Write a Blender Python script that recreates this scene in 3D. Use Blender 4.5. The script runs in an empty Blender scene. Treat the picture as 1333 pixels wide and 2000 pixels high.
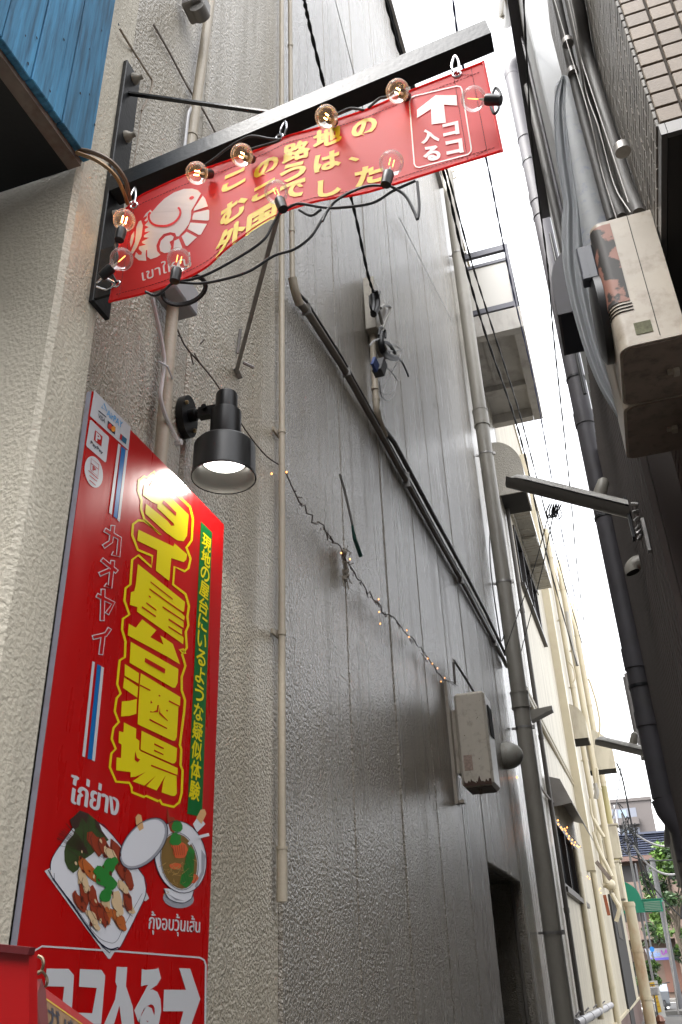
import bpy, bmesh, math, random
from mathutils import Vector, Matrix
random.seed(7)
SC = bpy.context.scene
COL = SC.collection
R_ = math.radians

# ---------------------------------------------------------------- camera
# measured from the photograph: vanishing points of the verticals and of the alley
PX, PY = 666.5, 1000.0
VV = Vector((550 - PX, -1990 - PY)); HH = Vector((1290 - PX, 1890 - PY))
FPX = math.sqrt(-(VV.dot(HH)))
c_up = Vector((VV.x, VV.y, FPX)).normalized()
c_fw = Vector((HH.x, HH.y, FPX)).normalized()
c_rt = c_fw.cross(c_up)            # world X in camera coordinates (x right, y down, z forward)
EYE = Vector((0, 0, 1.55))
def cam2world(v): return Vector((c_rt.dot(v), c_fw.dot(v), c_up.dot(v)))
cam_d = bpy.data.cameras.new('camera'); cam = bpy.data.objects.new('camera', cam_d); COL.objects.link(cam)
ex, ey, ez = cam2world(Vector((1, 0, 0))), cam2world(Vector((0, -1, 0))), cam2world(Vector((0, 0, -1)))
cam.matrix_world = Matrix(((ex.x, ey.x, ez.x, EYE.x), (ex.y, ey.y, ez.y, EYE.y), (ex.z, ey.z, ez.z, EYE.z), (0, 0, 0, 1)))
cam_d.sensor_fit = 'VERTICAL'; cam_d.sensor_height = 24.0; cam_d.lens = FPX / 2000 * 24.0
cam_d.clip_start = 0.02; cam_d.clip_end = 2000
cam_d.dof.use_dof = False
SC.camera = cam

# ---------------------------------------------------------------- sky, sun, exposure
SUN_EL, SUN_AZ = R_(58), R_(-143)     # azimuth measured from +Y (down the alley) towards +X
w = bpy.data.worlds.new('World'); SC.world = w; w.use_nodes = True
nt = w.node_tree; nt.nodes.clear()
out = nt.nodes.new('ShaderNodeOutputWorld'); bg = nt.nodes.new('ShaderNodeBackground')
sky = nt.nodes.new('ShaderNodeTexSky'); sky.sky_type = 'NISHITA'; sky.sun_disc = False
sky.sun_elevation = SUN_EL; sky.sun_rotation = SUN_AZ; sky.dust_density = 4.0; sky.air_density = 1.0; sky.ozone_density = 1.0
hs = nt.nodes.new('ShaderNodeHueSaturation'); hs.inputs['Saturation'].default_value = 0.10
nt.links.new(sky.outputs[0], hs.inputs['Color']); nt.links.new(hs.outputs[0], bg.inputs[0])
bg.inputs[1].default_value = 0.15
nt.links.new(bg.outputs[0], out.inputs[0])
sd = bpy.data.lights.new('sun', 'SUN'); sd.energy = 0.55; sd.angle = R_(10); sd.color = (1, .95, .87)
so = bpy.data.objects.new('sun', sd); COL.objects.link(so)
sdir = Vector((math.sin(SUN_AZ) * math.cos(SUN_EL), math.cos(SUN_AZ) * math.cos(SUN_EL), math.sin(SUN_EL)))
so.rotation_euler = sdir.to_track_quat('Z', 'Y').to_euler()
so.location = (0, 0, 40)
SC.view_settings.view_transform = 'Standard'; SC.view_settings.look = 'None'
SC.view_settings.gamma = 1; SC.view_settings.use_curve_mapping = False
SC.view_settings.exposure = 2.7
SC.cycles.max_bounces = 8; SC.cycles.diffuse_bounces = 4; SC.cycles.glossy_bounces = 3
SC.cycles.transparent_max_bounces = 12; SC.cycles.transmission_bounces = 6

# ---------------------------------------------------------------- measuring helpers
def ray(px, py): return cam2world(Vector((px - PX, py - PY, FPX)))
def atx(px, py, X): d = ray(px, py); return EYE + d * ((X - EYE.x) / d.x)
def aty(px, py, Y): d = ray(px, py); return EYE + d * ((Y - EYE.y) / d.y)
def atz(px, py, Z): d = ray(px, py); return EYE + d * ((Z - EYE.z) / d.z)
def depth(p):
    v = Vector(p) - EYE; return ez.dot(v) * -1
def mpp(p): return depth(p) / FPX       # metres one photo pixel spans at p
def K(ox, oy, s): return lambda pts: [(ox + x / s, oy + y / s) for x, y in pts]

# ---------------------------------------------------------------- mesh builder
class G:
    def __init__(s): s.v = []; s.f = []; s.m = []
    def add(s, vs, fs, mi=0):
        b = len(s.v); s.v += [Vector(v) for v in vs]; s.f += [tuple(b + i for i in f) for f in fs]; s.m += [mi] * len(fs)
        return s
    def box(s, a, b, mi=0):
        x0, y0, z0 = [min(p, q) for p, q in zip(a, b)]; x1, y1, z1 = [max(p, q) for p, q in zip(a, b)]
        return s.add([(x0, y0, z0), (x1, y0, z0), (x1, y1, z0), (x0, y1, z0), (x0, y0, z1), (x1, y0, z1), (x1, y1, z1), (x0, y1, z1)],
                     [(0, 3, 2, 1), (4, 5, 6, 7), (0, 1, 5, 4), (1, 2, 6, 5), (2, 3, 7, 6), (3, 0, 4, 7)], mi)
    def bbox(s, a, b, r=.005, mi=0):     # box with chamfered edges
        x0, y0, z0 = [min(p, q) for p, q in zip(a, b)]; x1, y1, z1 = [max(p, q) for p, q in zip(a, b)]
        bm = bmesh.new(); bmesh.ops.create_cube(bm, size=1)
        for v in bm.verts: v.co = Vector(((x0 + x1) / 2 + v.co.x * (x1 - x0), (y0 + y1) / 2 + v.co.y * (y1 - y0), (z0 + z1) / 2 + v.co.z * (z1 - z0)))
        bmesh.ops.bevel(bm, geom=bm.edges[:], offset=r, segments=1, affect='EDGES')
        bm.verts.index_update()
        s.add([v.co.copy() for v in bm.verts], [[v.index for v in f.verts] for f in bm.faces], mi); bm.free(); return s
    def obox(s, c, ax, ay, az, mi=0):    # centre and three half vectors
        c = Vector(c); vs = []
        for k in (-1, 1):
            for i, j in ((-1, -1), (1, -1), (1, 1), (-1, 1)): vs.append(c + ax * i + ay * j + az * k)
        return s.add(vs, [(0, 3, 2, 1), (4, 5, 6, 7), (0, 1, 5, 4), (1, 2, 6, 5), (2, 3, 7, 6), (3, 0, 4, 7)], mi)
    def bar(s, a, b, w, h, mi=0, up=Vector((0, 0, 1))):   # rectangular bar between two points
        a = Vector(a); b = Vector(b); d = (b - a); u = d.normalized(); sx = u.cross(up)
        if sx.length < 1e-3: sx = u.cross(Vector((0, 1, 0)))
        sx.normalize(); sz = sx.cross(u)
        return s.obox((a + b) / 2, sx * w / 2, d / 2, sz * h / 2, mi)
    def tube(s, pts, r, n=8, mi=0, cap=True):
        pts = [Vector(p) for p in pts]; b = len(s.v); k = len(pts)
        rr = r if isinstance(r, (list, tuple)) else [r] * k
        t0 = (pts[1] - pts[0]).normalized(); ref = Vector((0, 0, 1)) if abs(t0.z) < .9 else Vector((1, 0, 0))
        nx = t0.cross(ref).normalized()
        for i, p in enumerate(pts):
            t = (pts[min(i + 1, k - 1)] - pts[max(i - 1, 0)])
            t = t.normalized() if t.length > 1e-9 else t0
            nx = (nx - t * nx.dot(t)); nx = nx.normalized() if nx.length > 1e-6 else t.orthogonal().normalized()
            ny = t.cross(nx)
            for j in range(n):
                a = 2 * math.pi * j / n; s.v.append(p + (nx * math.cos(a) + ny * math.sin(a)) * rr[i])
        for i in range(k - 1):
            for j in range(n):
                s.f.append((b + i * n + j, b + i * n + (j + 1) % n, b + (i + 1) * n + (j + 1) % n, b + (i + 1) * n + j)); s.m.append(mi)
        if cap:
            s.f.append(tuple(b + j for j in range(n))[::-1]); s.f.append(tuple(b + (k - 1) * n + j for j in range(n))); s.m += [mi, mi]
        return s
    def lathe(s, base, axis, prof, n=24, mi=0):   # profile [(radius, height along axis)]
        axis = Vector(axis).normalized(); nx = axis.orthogonal().normalized(); ny = axis.cross(nx); b = len(s.v); base = Vector(base)
        for r, h in prof:
            for j in range(n):
                a = 2 * math.pi * j / n; s.v.append(base + axis * h + (nx * math.cos(a) + ny * math.sin(a)) * max(r, 1e-4))
        for i in range(len(prof) - 1):
            for j in range(n):
                s.f.append((b + i * n + j, b + i * n + (j + 1) % n, b + (i + 1) * n + (j + 1) % n, b + (i + 1) * n + j)); s.m.append(mi)
        return s
    def prism(s, poly, ext, mi=0):       # planar polygon swept along ext
        ext = Vector(ext); n = len(poly); vs = [Vector(p) for p in poly]; vs += [v + ext for v in vs]
        return s.add(vs, [tuple(range(n))[::-1], tuple(range(n, 2 * n))] + [(i, (i + 1) % n, n + (i + 1) % n, n + i) for i in range(n)], mi)
    def grid(s, fn, nu, nv, mi=0):
        vs = [fn(i / nu, j / nv) for j in range(nv + 1) for i in range(nu + 1)]
        fs = [(j * (nu + 1) + i, j * (nu + 1) + i + 1, (j + 1) * (nu + 1) + i + 1, (j + 1) * (nu + 1) + i) for j in range(nv) for i in range(nu)]
        return s.add(vs, fs, mi)
    def mesh(s, name, mats, off=Vector((0, 0, 0)), smooth=False, fix=True):
        me = bpy.data.meshes.new(name); me.from_pydata([v - off for v in s.v], [], s.f)
        for m in (mats if isinstance(mats, (list, tuple)) else [mats]): me.materials.append(m)
        for p, mi in zip(me.polygons, s.m): p.material_index = mi
        if fix:
            bm = bmesh.new(); bm.from_mesh(me); bmesh.ops.recalc_face_normals(bm, faces=bm.faces[:]); bm.to_mesh(me); bm.free()
        if smooth:
            for p in me.polygons: p.use_smooth = True
            me.set_sharp_from_angle(angle=R_(40))
        return me

def root_loc(o):
    l = Vector((0, 0, 0))
    while o is not None: l += o.location; o = o.parent
    return l
def thing(name, label, cat, loc=(0, 0, 0), group=None):
    o = bpy.data.objects.new(name, None); COL.objects.link(o); o.location = loc; o.empty_display_size = .1
    o['label'] = label; o['category'] = cat
    if group: o['group'] = group
    return o
def part(name, g, mats, parent, smooth=False, label=None, kind=None, fix=True):
    o = bpy.data.objects.new(name, g.mesh(name, mats, root_loc(parent), smooth, fix)); COL.objects.link(o); o.parent = parent
    if label: o['label'] = label
    if kind: o['kind'] = kind
    return o
def solo(name, g, mats, label, cat, smooth=False, group=None, fix=True):
    lo = Vector((min(v.x for v in g.v), min(v.y for v in g.v), min(v.z for v in g.v))); hi = Vector((max(v.x for v in g.v), max(v.y for v in g.v), max(v.z for v in g.v)))
    base = Vector(((lo.x + hi.x) / 2, (lo.y + hi.y) / 2, lo.z))
    o = bpy.data.objects.new(name, g.mesh(name, mats, base, smooth, fix)); COL.objects.link(o); o.location = base
    o['label'] = label; o['category'] = cat
    if group: o['group'] = group
    return o
def struct(name, g, mats, smooth=False, kind='structure', fix=True):
    o = bpy.data.objects.new(name, g.mesh(name, mats, Vector((0, 0, 0)), smooth, fix)); COL.objects.link(o); o['kind'] = kind; return o
def copy_tree(o, parent=None):
    c = o.copy(); COL.objects.link(c); c.parent = parent
    for ch in list(o.children): copy_tree(ch, c)
    return c

def smooth_path(pts, n=6):               # Catmull-Rom through points
    pts = [Vector(p) for p in pts]
    if len(pts) < 3: return pts
    q = [pts[0] * 2 - pts[1]] + pts + [pts[-1] * 2 - pts[-2]]; o = []
    for i in range(1, len(q) - 2):
        for k in range(n):
            t = k / n; a, b, c, d = q[i - 1], q[i], q[i + 1], q[i + 2]
            o.append(.5 * ((2 * b) + (c - a) * t + (2 * a - 5 * b + 4 * c - d) * t * t + (3 * b - a - 3 * c + d) * t ** 3))
    o.append(pts[-1]); return o

# ---------------------------------------------------------------- materials
def srgb(r, g, b):
    f = lambda c: (c / 255 / 12.92) if c / 255 <= .04045 else ((c / 255 + .055) / 1.055) ** 2.4
    return (f(r), f(g), f(b), 1)
def mat(name, col, rough=.6, metal=0.0, bump=0.0, bscale=60.0, var=0.0, vscale=3.0, dirt=None, dirt_amt=0.0, dscale=6.0, spec=.5, stretch=(1, 1, 1), coat=0.0, rand=0.0, bdist=.004, rvar=0.0):
    m = bpy.data.materials.new(name); m.use_nodes = True; n = m.node_tree.nodes; l = m.node_tree.links
    p = n['Principled BSDF']; p.inputs['Roughness'].default_value = rough; p.inputs['Metallic'].default_value = metal
    p.inputs['Specular IOR Level'].default_value = spec; p.inputs['Coat Weight'].default_value = coat
    col = col if len(col) == 4 else (*col, 1)
    geo = n.new('ShaderNodeNewGeometry'); mp = n.new('ShaderNodeMapping'); mp.inputs['Scale'].default_value = stretch
    l.new(geo.outputs['Position'], mp.inputs[0])
    cur = None
    def noise(sc, det=4, rg=.55):
        t = n.new('ShaderNodeTexNoise'); t.inputs['Scale'].default_value = sc; t.inputs['Detail'].default_value = det; t.inputs['Roughness'].default_value = rg
        l.new(mp.outputs[0], t.inputs['Vector']); return t
    def mixc(fac, a, b, fv=None):
        x = n.new('ShaderNodeMix'); x.data_type = 'RGBA'
        if fac is not None: l.new(fac, x.inputs[0])
        else: x.inputs[0].default_value = fv
        for v, i in ((a, 6), (b, 7)):
            if isinstance(v, tuple): x.inputs[i].default_value = v
            else: l.new(v, x.inputs[i])
        return x.outputs[2]
    if var:
        t = noise(vscale); r = n.new('ShaderNodeMapRange'); r.inputs[1].default_value = .3; r.inputs[2].default_value = .7
        l.new(t.outputs[0], r.inputs[0])
        cur = mixc(r.outputs[0], tuple(c * (1 - var) for c in col[:3]) + (1,), tuple(min(1, c * (1 + var)) for c in col[:3]) + (1,))
    if rand:
        oi = n.new('ShaderNodeObjectInfo'); h = n.new('ShaderNodeHueSaturation'); r = n.new('ShaderNodeMapRange')
        r.inputs[3].default_value = 1 - rand; r.inputs[4].default_value = 1 + rand; l.new(oi.outputs['Random'], r.inputs[0]); l.new(r.outputs[0], h.inputs['Value'])
        if cur is None: h.inputs['Color'].default_value = col
        else: l.new(cur, h.inputs['Color'])
        cur = h.outputs[0]
    if dirt:
        t = noise(dscale, 6, .65); r = n.new('ShaderNodeMapRange'); r.inputs[1].default_value = .58 - dirt_amt * .3; r.inputs[2].default_value = .78 - dirt_amt * .2
        r.inputs[4].default_value = min(1, dirt_amt + .35)
        l.new(t.outputs[0], r.inputs[0]); cur = mixc(r.outputs[0], cur if cur is not None else col, dirt if len(dirt) == 4 else (*dirt, 1))
    if cur is None: p.inputs['Base Color'].default_value = col
    else: l.new(cur, p.inputs['Base Color'])
    if rvar:
        t = noise(vscale * 2, 5); r = n.new('ShaderNodeMapRange'); r.inputs[1].default_value = .3; r.inputs[2].default_value = .7; r.inputs[3].default_value = max(.02, rough - rvar); r.inputs[4].default_value = min(1, rough + rvar)
        l.new(t.outputs[0], r.inputs[0]); l.new(r.outputs[0], p.inputs['Roughness'])
    if bump:
        t = noise(bscale, 3, .5); b = n.new('ShaderNodeBump'); b.inputs['Strength'].default_value = bump; b.inputs['Distance'].default_value = bdist
        l.new(t.outputs[0], b.inputs['Height']); l.new(b.outputs[0], p.inputs['Normal'])
    return m
def emit(name, col, s):
    m = bpy.data.materials.new(name); m.use_nodes = True; p = m.node_tree.nodes['Principled BSDF']
    p.inputs['Base Color'].default_value = (*col[:3], 1); p.inputs['Emission Color'].default_value = (*col[:3], 1); p.inputs['Emission Strength'].default_value = s
    return m
def glass(name, col=(1, 1, 1), rough=0.02, alpha=.25):
    m = bpy.data.materials.new(name); m.use_nodes = True; n = m.node_tree.nodes; l = m.node_tree.links; n.clear()
    o = n.new('ShaderNodeOutputMaterial'); gl = n.new('ShaderNodeBsdfGlossy'); gl.inputs['Roughness'].default_value = rough
    tr = n.new('ShaderNodeBsdfTransparent'); tr.inputs[0].default_value = (*col, 1); fr = n.new('ShaderNodeLayerWeight'); fr.inputs[0].default_value = alpha
    mx = n.new('ShaderNodeMixShader'); l.new(fr.outputs['Fresnel'], mx.inputs[0]); l.new(tr.outputs[0], mx.inputs[1]); l.new(gl.outputs[0], mx.inputs[2]); l.new(mx.outputs[0], o.inputs[0]); return m
def cloth_mat(name, col, trans=.45, rough=.45, c2=None):
    m = bpy.data.materials.new(name); m.use_nodes = True; n = m.node_tree.nodes; l = m.node_tree.links
    p = n['Principled BSDF']; p.inputs['Base Color'].default_value = (*col[:3], 1); p.inputs['Roughness'].default_value = rough
    t = n.new('ShaderNodeBsdfTranslucent'); t.inputs[0].default_value = (*(c2 or col)[:3], 1); mx = n.new('ShaderNodeMixShader'); mx.inputs[0].default_value = trans
    l.new(p.outputs[0], mx.inputs[1]); l.new(t.outputs[0], mx.inputs[2]); l.new(mx.outputs[0], n['Material Output'].inputs[0]); return m

def stucco(name, col, bump=.9, rough=.42, scale=55., spec=.5, var=.05, streak=.2, bd=.012, coat=0.0):
    """rough rendered wall: coarse lumps, fine grain, faint rain streaks, grime"""
    m = bpy.data.materials.new(name); m.use_nodes = True; n = m.node_tree.nodes; l = m.node_tree.links; p = n['Principled BSDF']
    p.inputs['Specular IOR Level'].default_value = spec; p.inputs['Coat Weight'].default_value = coat; p.inputs['Coat Roughness'].default_value = .16
    g = n.new('ShaderNodeNewGeometry'); 
    def ns(sc, det, vec, rg=.5):
        t = n.new('ShaderNodeTexNoise'); t.inputs['Scale'].default_value = sc; t.inputs['Detail'].default_value = det; t.inputs['Roughness'].default_value = rg; l.new(vec, t.inputs['Vector']); return t.outputs[0]
    pos = g.outputs['Position']
    st = n.new('ShaderNodeMapping'); st.inputs['Scale'].default_value = (1, 5.0, .35); l.new(pos, st.inputs[0])
    a = ns(scale, 3, pos); b = ns(scale * .5, 2, pos); big = ns(1.4, 5, pos); sk = ns(2.2, 5, st.outputs[0], .6)
    h = n.new('ShaderNodeMath'); h.operation = 'MULTIPLY_ADD'; h.inputs[1].default_value = .4; l.new(b, h.inputs[0]); l.new(a, h.inputs[2])
    bp = n.new('ShaderNodeBump'); bp.inputs['Strength'].default_value = bump; bp.inputs['Distance'].default_value = bd; l.new(h.outputs[0], bp.inputs['Height']); l.new(bp.outputs[0], p.inputs['Normal']); l.new(bp.outputs[0], p.inputs['Coat Normal'])
    def rng(x, lo, hi, a0, a1):
        r = n.new('ShaderNodeMapRange'); r.inputs[1].default_value = lo; r.inputs[2].default_value = hi; r.inputs[3].default_value = a0; r.inputs[4].default_value = a1; l.new(x, r.inputs[0]); return r.outputs[0]
    v1 = rng(big, .3, .7, 1 - var, 1 + var); v2 = rng(sk, .35, .75, 1 + streak * .3, 1 - streak)
    mu = n.new('ShaderNodeMath'); mu.operation = 'MULTIPLY'; l.new(v1, mu.inputs[0]); l.new(v2, mu.inputs[1])
    hsv = n.new('ShaderNodeHueSaturation'); hsv.inputs['Color'].default_value = (*col[:3], 1); l.new(mu.outputs[0], hsv.inputs['Value']); l.new(hsv.outputs[0], p.inputs['Base Color'])
    l.new(rng(sk, .3, .7, rough - .07, rough + .16), p.inputs['Roughness'])
    return m

M = {}
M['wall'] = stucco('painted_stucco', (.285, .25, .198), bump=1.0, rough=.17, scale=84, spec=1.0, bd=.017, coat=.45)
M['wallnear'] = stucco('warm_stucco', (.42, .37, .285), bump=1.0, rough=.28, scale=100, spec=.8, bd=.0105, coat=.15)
M['facade'] = stucco('street_stucco', (.60, .55, .445), bump=.8, rough=.5, scale=105, bd=.0048)
M['cream'] = mat('cream_paint', (.46, .415, .315), .55, var=.08, vscale=1.2, dirt=(.24, .20, .15), dirt_amt=.4, dscale=2.2, stretch=(1, 4, .3), bump=.2, bscale=40)
M['creampipe'] = mat('cream_pipe', (.48, .42, .295), .4, var=.08, vscale=2, dirt=(.4, .34, .25), dirt_amt=.12, dscale=3)
M['joint'] = mat('joint_sealant', (.20, .18, .16), .8)
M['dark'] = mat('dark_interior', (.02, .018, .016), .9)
M['black'] = mat('black_paint', (.010, .011, .013), .38, var=.3, vscale=8, bump=.15, bscale=90, spec=.35)
M['blackp'] = mat('black_plastic', (.012, .012, .013), .4)
M['rubber'] = mat('black_cable', (.012, .012, .014), .5)
M['steel'] = mat('worn_steel', (.25, .24, .23), .45, .6, var=.15, vscale=30)
M['zinc'] = mat('zinc_strut', (.30, .29, .28), .45, .7, var=.2, vscale=14)
M['bolt'] = mat('silicone_bolt', (.36, .33, .28), .6, .2, var=.3, vscale=40)
M['paintpipe'] = stucco('painted_pipe', (.46, .40, .31), bump=.35, rough=.45, scale=70, var=.08, bd=.004)
M['greypipe'] = mat('grey_downspout', (.31, .29, .25), .42, var=.12, vscale=3, dirt=(.12, .11, .10), dirt_amt=.25, dscale=3, stretch=(1, 1, .4))
M['dkpipe'] = mat('violet_grey_downspout', (.06, .056, .064), .6, var=.15, vscale=3, dirt=(.06, .055, .05), dirt_amt=.2, dscale=4)
M['beige'] = mat('beige_enamel', (.34, .30, .245), .45, var=.10, vscale=5, dirt=(.12, .085, .055), dirt_amt=.2, dscale=11, bump=.05, bscale=30)
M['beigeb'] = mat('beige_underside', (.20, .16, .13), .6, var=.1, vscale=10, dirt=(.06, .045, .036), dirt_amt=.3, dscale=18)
M['box'] = mat('box_enamel', (.47, .43, .36), .35, var=.05, vscale=5, dirt=(.16, .11, .08), dirt_amt=.18, dscale=22, spec=.6)
M['red'] = mat('sign_red', srgb(178, 3, 5)[:3], .3, var=.07, vscale=2.2, rvar=.07, dirt=(.16, .02, .015), dirt_amt=.06, dscale=3, stretch=(1, 3, .5), spec=.5, coat=.15)
M['redp'] = mat('print_red', srgb(178, 3, 5)[:3], .3, spec=.5, coat=.15)
M['white'] = mat('print_white', (.55, .55, .57), .32, coat=.15)
M['yellow'] = mat('print_yellow', srgb(220, 202, 16)[:3], .3, coat=.15)
M['green'] = mat('print_green', srgb(8, 98, 42)[:3], .3, coat=.15)
M['blue'] = mat('print_blue', srgb(8, 100, 165)[:3], .3, coat=.15)
M['navy'] = mat('print_ink', srgb(22, 24, 50)[:3], .35)
M['boarde'] = mat('board_edge', srgb(150, 150, 165)[:3], .5, dirt=(.2, .15, .12), dirt_amt=.2, dscale=20)
# ================================================================ GROUND
asph = mat('alley_asphalt', (.055, .054, .052), .85, var=.25, vscale=5, bump=.4, bscale=150)
conc = mat('alley_concrete', (.10, .095, .088), .8, var=.15, vscale=1.5, dirt=(.08, .075, .07), dirt_amt=.2, dscale=2, bump=.2, bscale=80)
road = mat('road_asphalt', (.045, .045, .046), .85, var=.15, vscale=2, bump=.3, bscale=120)
paint = mat('road_paint', (.75, .75, .72), .7)
g = G(); g.box((-300, -300, -.5), (300, 600, -.004)); struct('ground', g, asph)
g = G(); g.box((-1.1, 1.2, -.002), (.6, 37, .004)); struct('alley_floor', g, conc)
g = G(); g.box((-40, 41, -.002), (40, 52, .006)); struct('road', g, road)
g = G(); g.box((-40, 38.5, 0), (40, 40.9, .12)); g.box((-40, 52.2, 0), (40, 55, .12)); struct('pavement', g, conc)
g = G(); g.box((-40, 41.3, .007), (40, 41.5, .011)); g.box((-40, 51.5, .007), (40, 51.7, .011))
for i in range(6): g.box((-6 + i * 1.1, 42, .007), (-5.45 + i * 1.1, 46, .011))
struct('road_marking', g, paint)

# ================================================================ STUCCO BUILDING (alley wall of tall panels)
WX = -1.06; WTOP = 12.25; WEND = 9.2
B1 = thing('stucco_building', 'tall building with glossy grey stucco panels along the alley and red signs on its corner', 'building', (-2.5, 5, 0))
g = G(); g.bbox((-4.2, 1.16, 0), (-1.0, 1.31, WTOP), .012); part('street_wall', g, M['facade'], B1)
joints = [1.312, 1.86, 2.63, 3.43, 4.22, 5.04, 5.86, 6.68, 7.55, 8.45, WEND]
for i, (a, b) in enumerate(zip(joints[:-1], joints[1:])):
    g = G(); z0 = 2.27 if 6.6 < a < 8.0 else 0.0
    dx = random.uniform(-.0025, .0025)
    g.bbox((-1.14, a + .006, z0), (WX + dx, b - .006, WTOP), .010)
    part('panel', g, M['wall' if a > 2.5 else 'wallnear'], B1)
g = G(); g.box((-1.16, 1.32, 2.3), (-1.125, WEND - .02, WTOP - .02)); g.box((-1.16, 1.32, 0), (-1.125, 6.67, 2.299)); g.box((-1.16, 8.46, 0), (-1.125, WEND - .02, 2.299)); part('joint_backing', g, M['joint'], B1)
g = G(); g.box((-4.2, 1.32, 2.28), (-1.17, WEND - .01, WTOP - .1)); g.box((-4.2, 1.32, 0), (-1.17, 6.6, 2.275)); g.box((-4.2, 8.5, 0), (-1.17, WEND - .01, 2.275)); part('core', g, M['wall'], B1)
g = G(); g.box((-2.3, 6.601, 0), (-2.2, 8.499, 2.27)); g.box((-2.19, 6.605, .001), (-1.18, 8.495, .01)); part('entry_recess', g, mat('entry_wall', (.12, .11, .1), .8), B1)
g = G(); g.bbox((-1.75, 7.3, .012), (-1.70, 8.2, 1.5), .01); part('entry_door', g, mat('entry_door_paint', (.03, .028, .026), .5), B1)
g = G(); g.box((-1.2, 6.60, WTOP - .1), (-1.0, 6.61, WTOP)); 
g = G(); g.box((-1.18, 1.12, WTOP + .002), (-1.0, WEND + .02, WTOP + .08)); part('coping', g, M['zinc'], B1)

# ================================================================ CREAM BUILDING beyond it
CT = 13.4
def cx(y): return -1.07 + .006 * (y - 9.25)       # its wall runs a little into the alley
B2 = thing('cream_building', 'long cream rendered building with ducts, pipes and two hooded windows facing the alley', 'building', (-3, 22, 0))
ys = [9.23, 9.9, 10.8, 11.7, 12.6]
def wall_seg(a, b, z0, z1, m='cream', th=.12):
    g = G(); xa, xb = cx(a), cx(b)
    g.prism([(xa, a + .003, z0), (xb, b - .003, z0), (xb - th, b - .003, z0), (xa - th, a + .003, z0)], (0, 0, z1 - z0)); return g
M['cream_grey'] = stucco('grey_cream_stucco', (.36, .33, .275), bump=.8, rough=.25, scale=62, bd=.012, spec=.8, coat=.3)
for a, b in zip(ys[:-1], ys[1:]): part('panel', wall_seg(a, b, 0, CT), M['cream_grey'], B2)
W1 = (13.3, 16.4, 7.25, 8.35); W2 = (12.75, 16.5, 2.55, 3.42)
def panels(y0, y1, step, holes):
    y = y0
    while y < y1 - .01:
        e = min(y + step, y1); cuts = [0]
        zs = [(0, CT)]
        for (h0, h1, z0, z1) in holes:
            if y < h1 - .01 and e > h0 + .01:
                nz = []
                for (p, q) in zs:
                    if z0 > p and z1 < q: nz += [(p, z0), (z1, q)]
                    else: nz.append((p, q))
                zs = nz
        for p, q in zs: part('panel', wall_seg(y, e, p, q), M['cream'], B2)
        y = e
panels(12.6, 12.75, .15, []); panels(12.75, 13.3, .55, [W2]); panels(13.3, 16.4, .775, [W1, W2]); panels(16.4, 16.5, .1, [W2]); panels(16.5, 36.0, .98, [])
g = G(); g.box((-4, 9.24, 0), (-1.30, 35.9, CT - .2)); part('core', g, M['cream'], B2)
g = G(); g.prism([(cx(9.3) + .03, 9.25, CT + .002), (cx(36) + .03, 36.02, CT + .002), (cx(36) - .5, 36.02, CT + .002), (cx(9.3) - .5, 9.25, CT + .002)], (0, 0, .12)); part('parapet_cap', g, M['creampipe'], B2)
brown = mat('brown_plinth', (.10, .055, .045), .6, var=.1, vscale=4)
g = G(); g.prism([(cx(17.5) + .035, 17.5, 0), (cx(36) + .035, 36, 0), (cx(36) + .002, 36, 0), (cx(17.5) + .002, 17.5, 0)], (0, 0, .62)); part('plinth', g, brown, B2)
g = G(); g.prism([(cx(17.5) + .05, 17.5, .622), (cx(36) + .05, 36, .622), (cx(36) + .002, 36, .622), (cx(17.5) + .002, 17.5, .622)], (0, 0, .05)); part('plinth_cap', g, M['creampipe'], B2)
frame_m = mat('window_bronze', (.035, .03, .028), .4, .3); pane_m = mat('window_glass', (.05, .055, .06), .08, spec=.9)
blind_m = mat('window_blind', (.45, .42, .34), .8)
def window(y0, y1, z0, z1, nm, n):
    f = G(); x0, x1 = cx(y0), cx(y1); t = .05
    def B(ya, yb, za, zb, d0, d1):
        f.prism([(cx(ya) + d0, ya, za), (cx(yb) + d0, yb, za), (cx(yb) + d1, yb, za), (cx(ya) + d1, ya, za)], (0, 0, zb - za))
    B(y0, y1, z0, z0 + t, -.1, .03); B(y0, y1, z1 - t, z1, -.1, .03)
    for k in range(n + 1):
        yy = y0 + (y1 - y0 - t) * k / n; B(yy, yy + t, z0 + t, z1 - t, -.095, .025)
    wf = part('window', f, frame_m, B2)
    for k in range(n):
        f = G(); a = y0 + (y1 - y0 - t) * k / n + t; b = y0 + (y1 - y0 - t) * (k + 1) / n; B(a, b, z0 + t, z1 - t, -.05, -.04); part('pane', f, pane_m, wf)
    f = G(); B(y0 - .05, y1 + .1, z0 - .07, z0 - .003, -.02, .07); part('sill', f, frame_m, wf)
    return wf
window(*W1, 'u', 3); window(*W2, 'l', 3)
# hood slab over the upper window
g = G(); g.box((cx(13) + .003, 13.1, 8.62), (-.72, 17.0, 8.75)); g.box((cx(13) + .003, 13.1, 8.5), (-1.0, 17.0, 8.618))
for yy in (14.4, 15.7): g.box((-.99, yy, 8.56), (-.73, yy + .25, 8.617))
part('window_hood', g, M['cream_grey'], B2)
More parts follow.
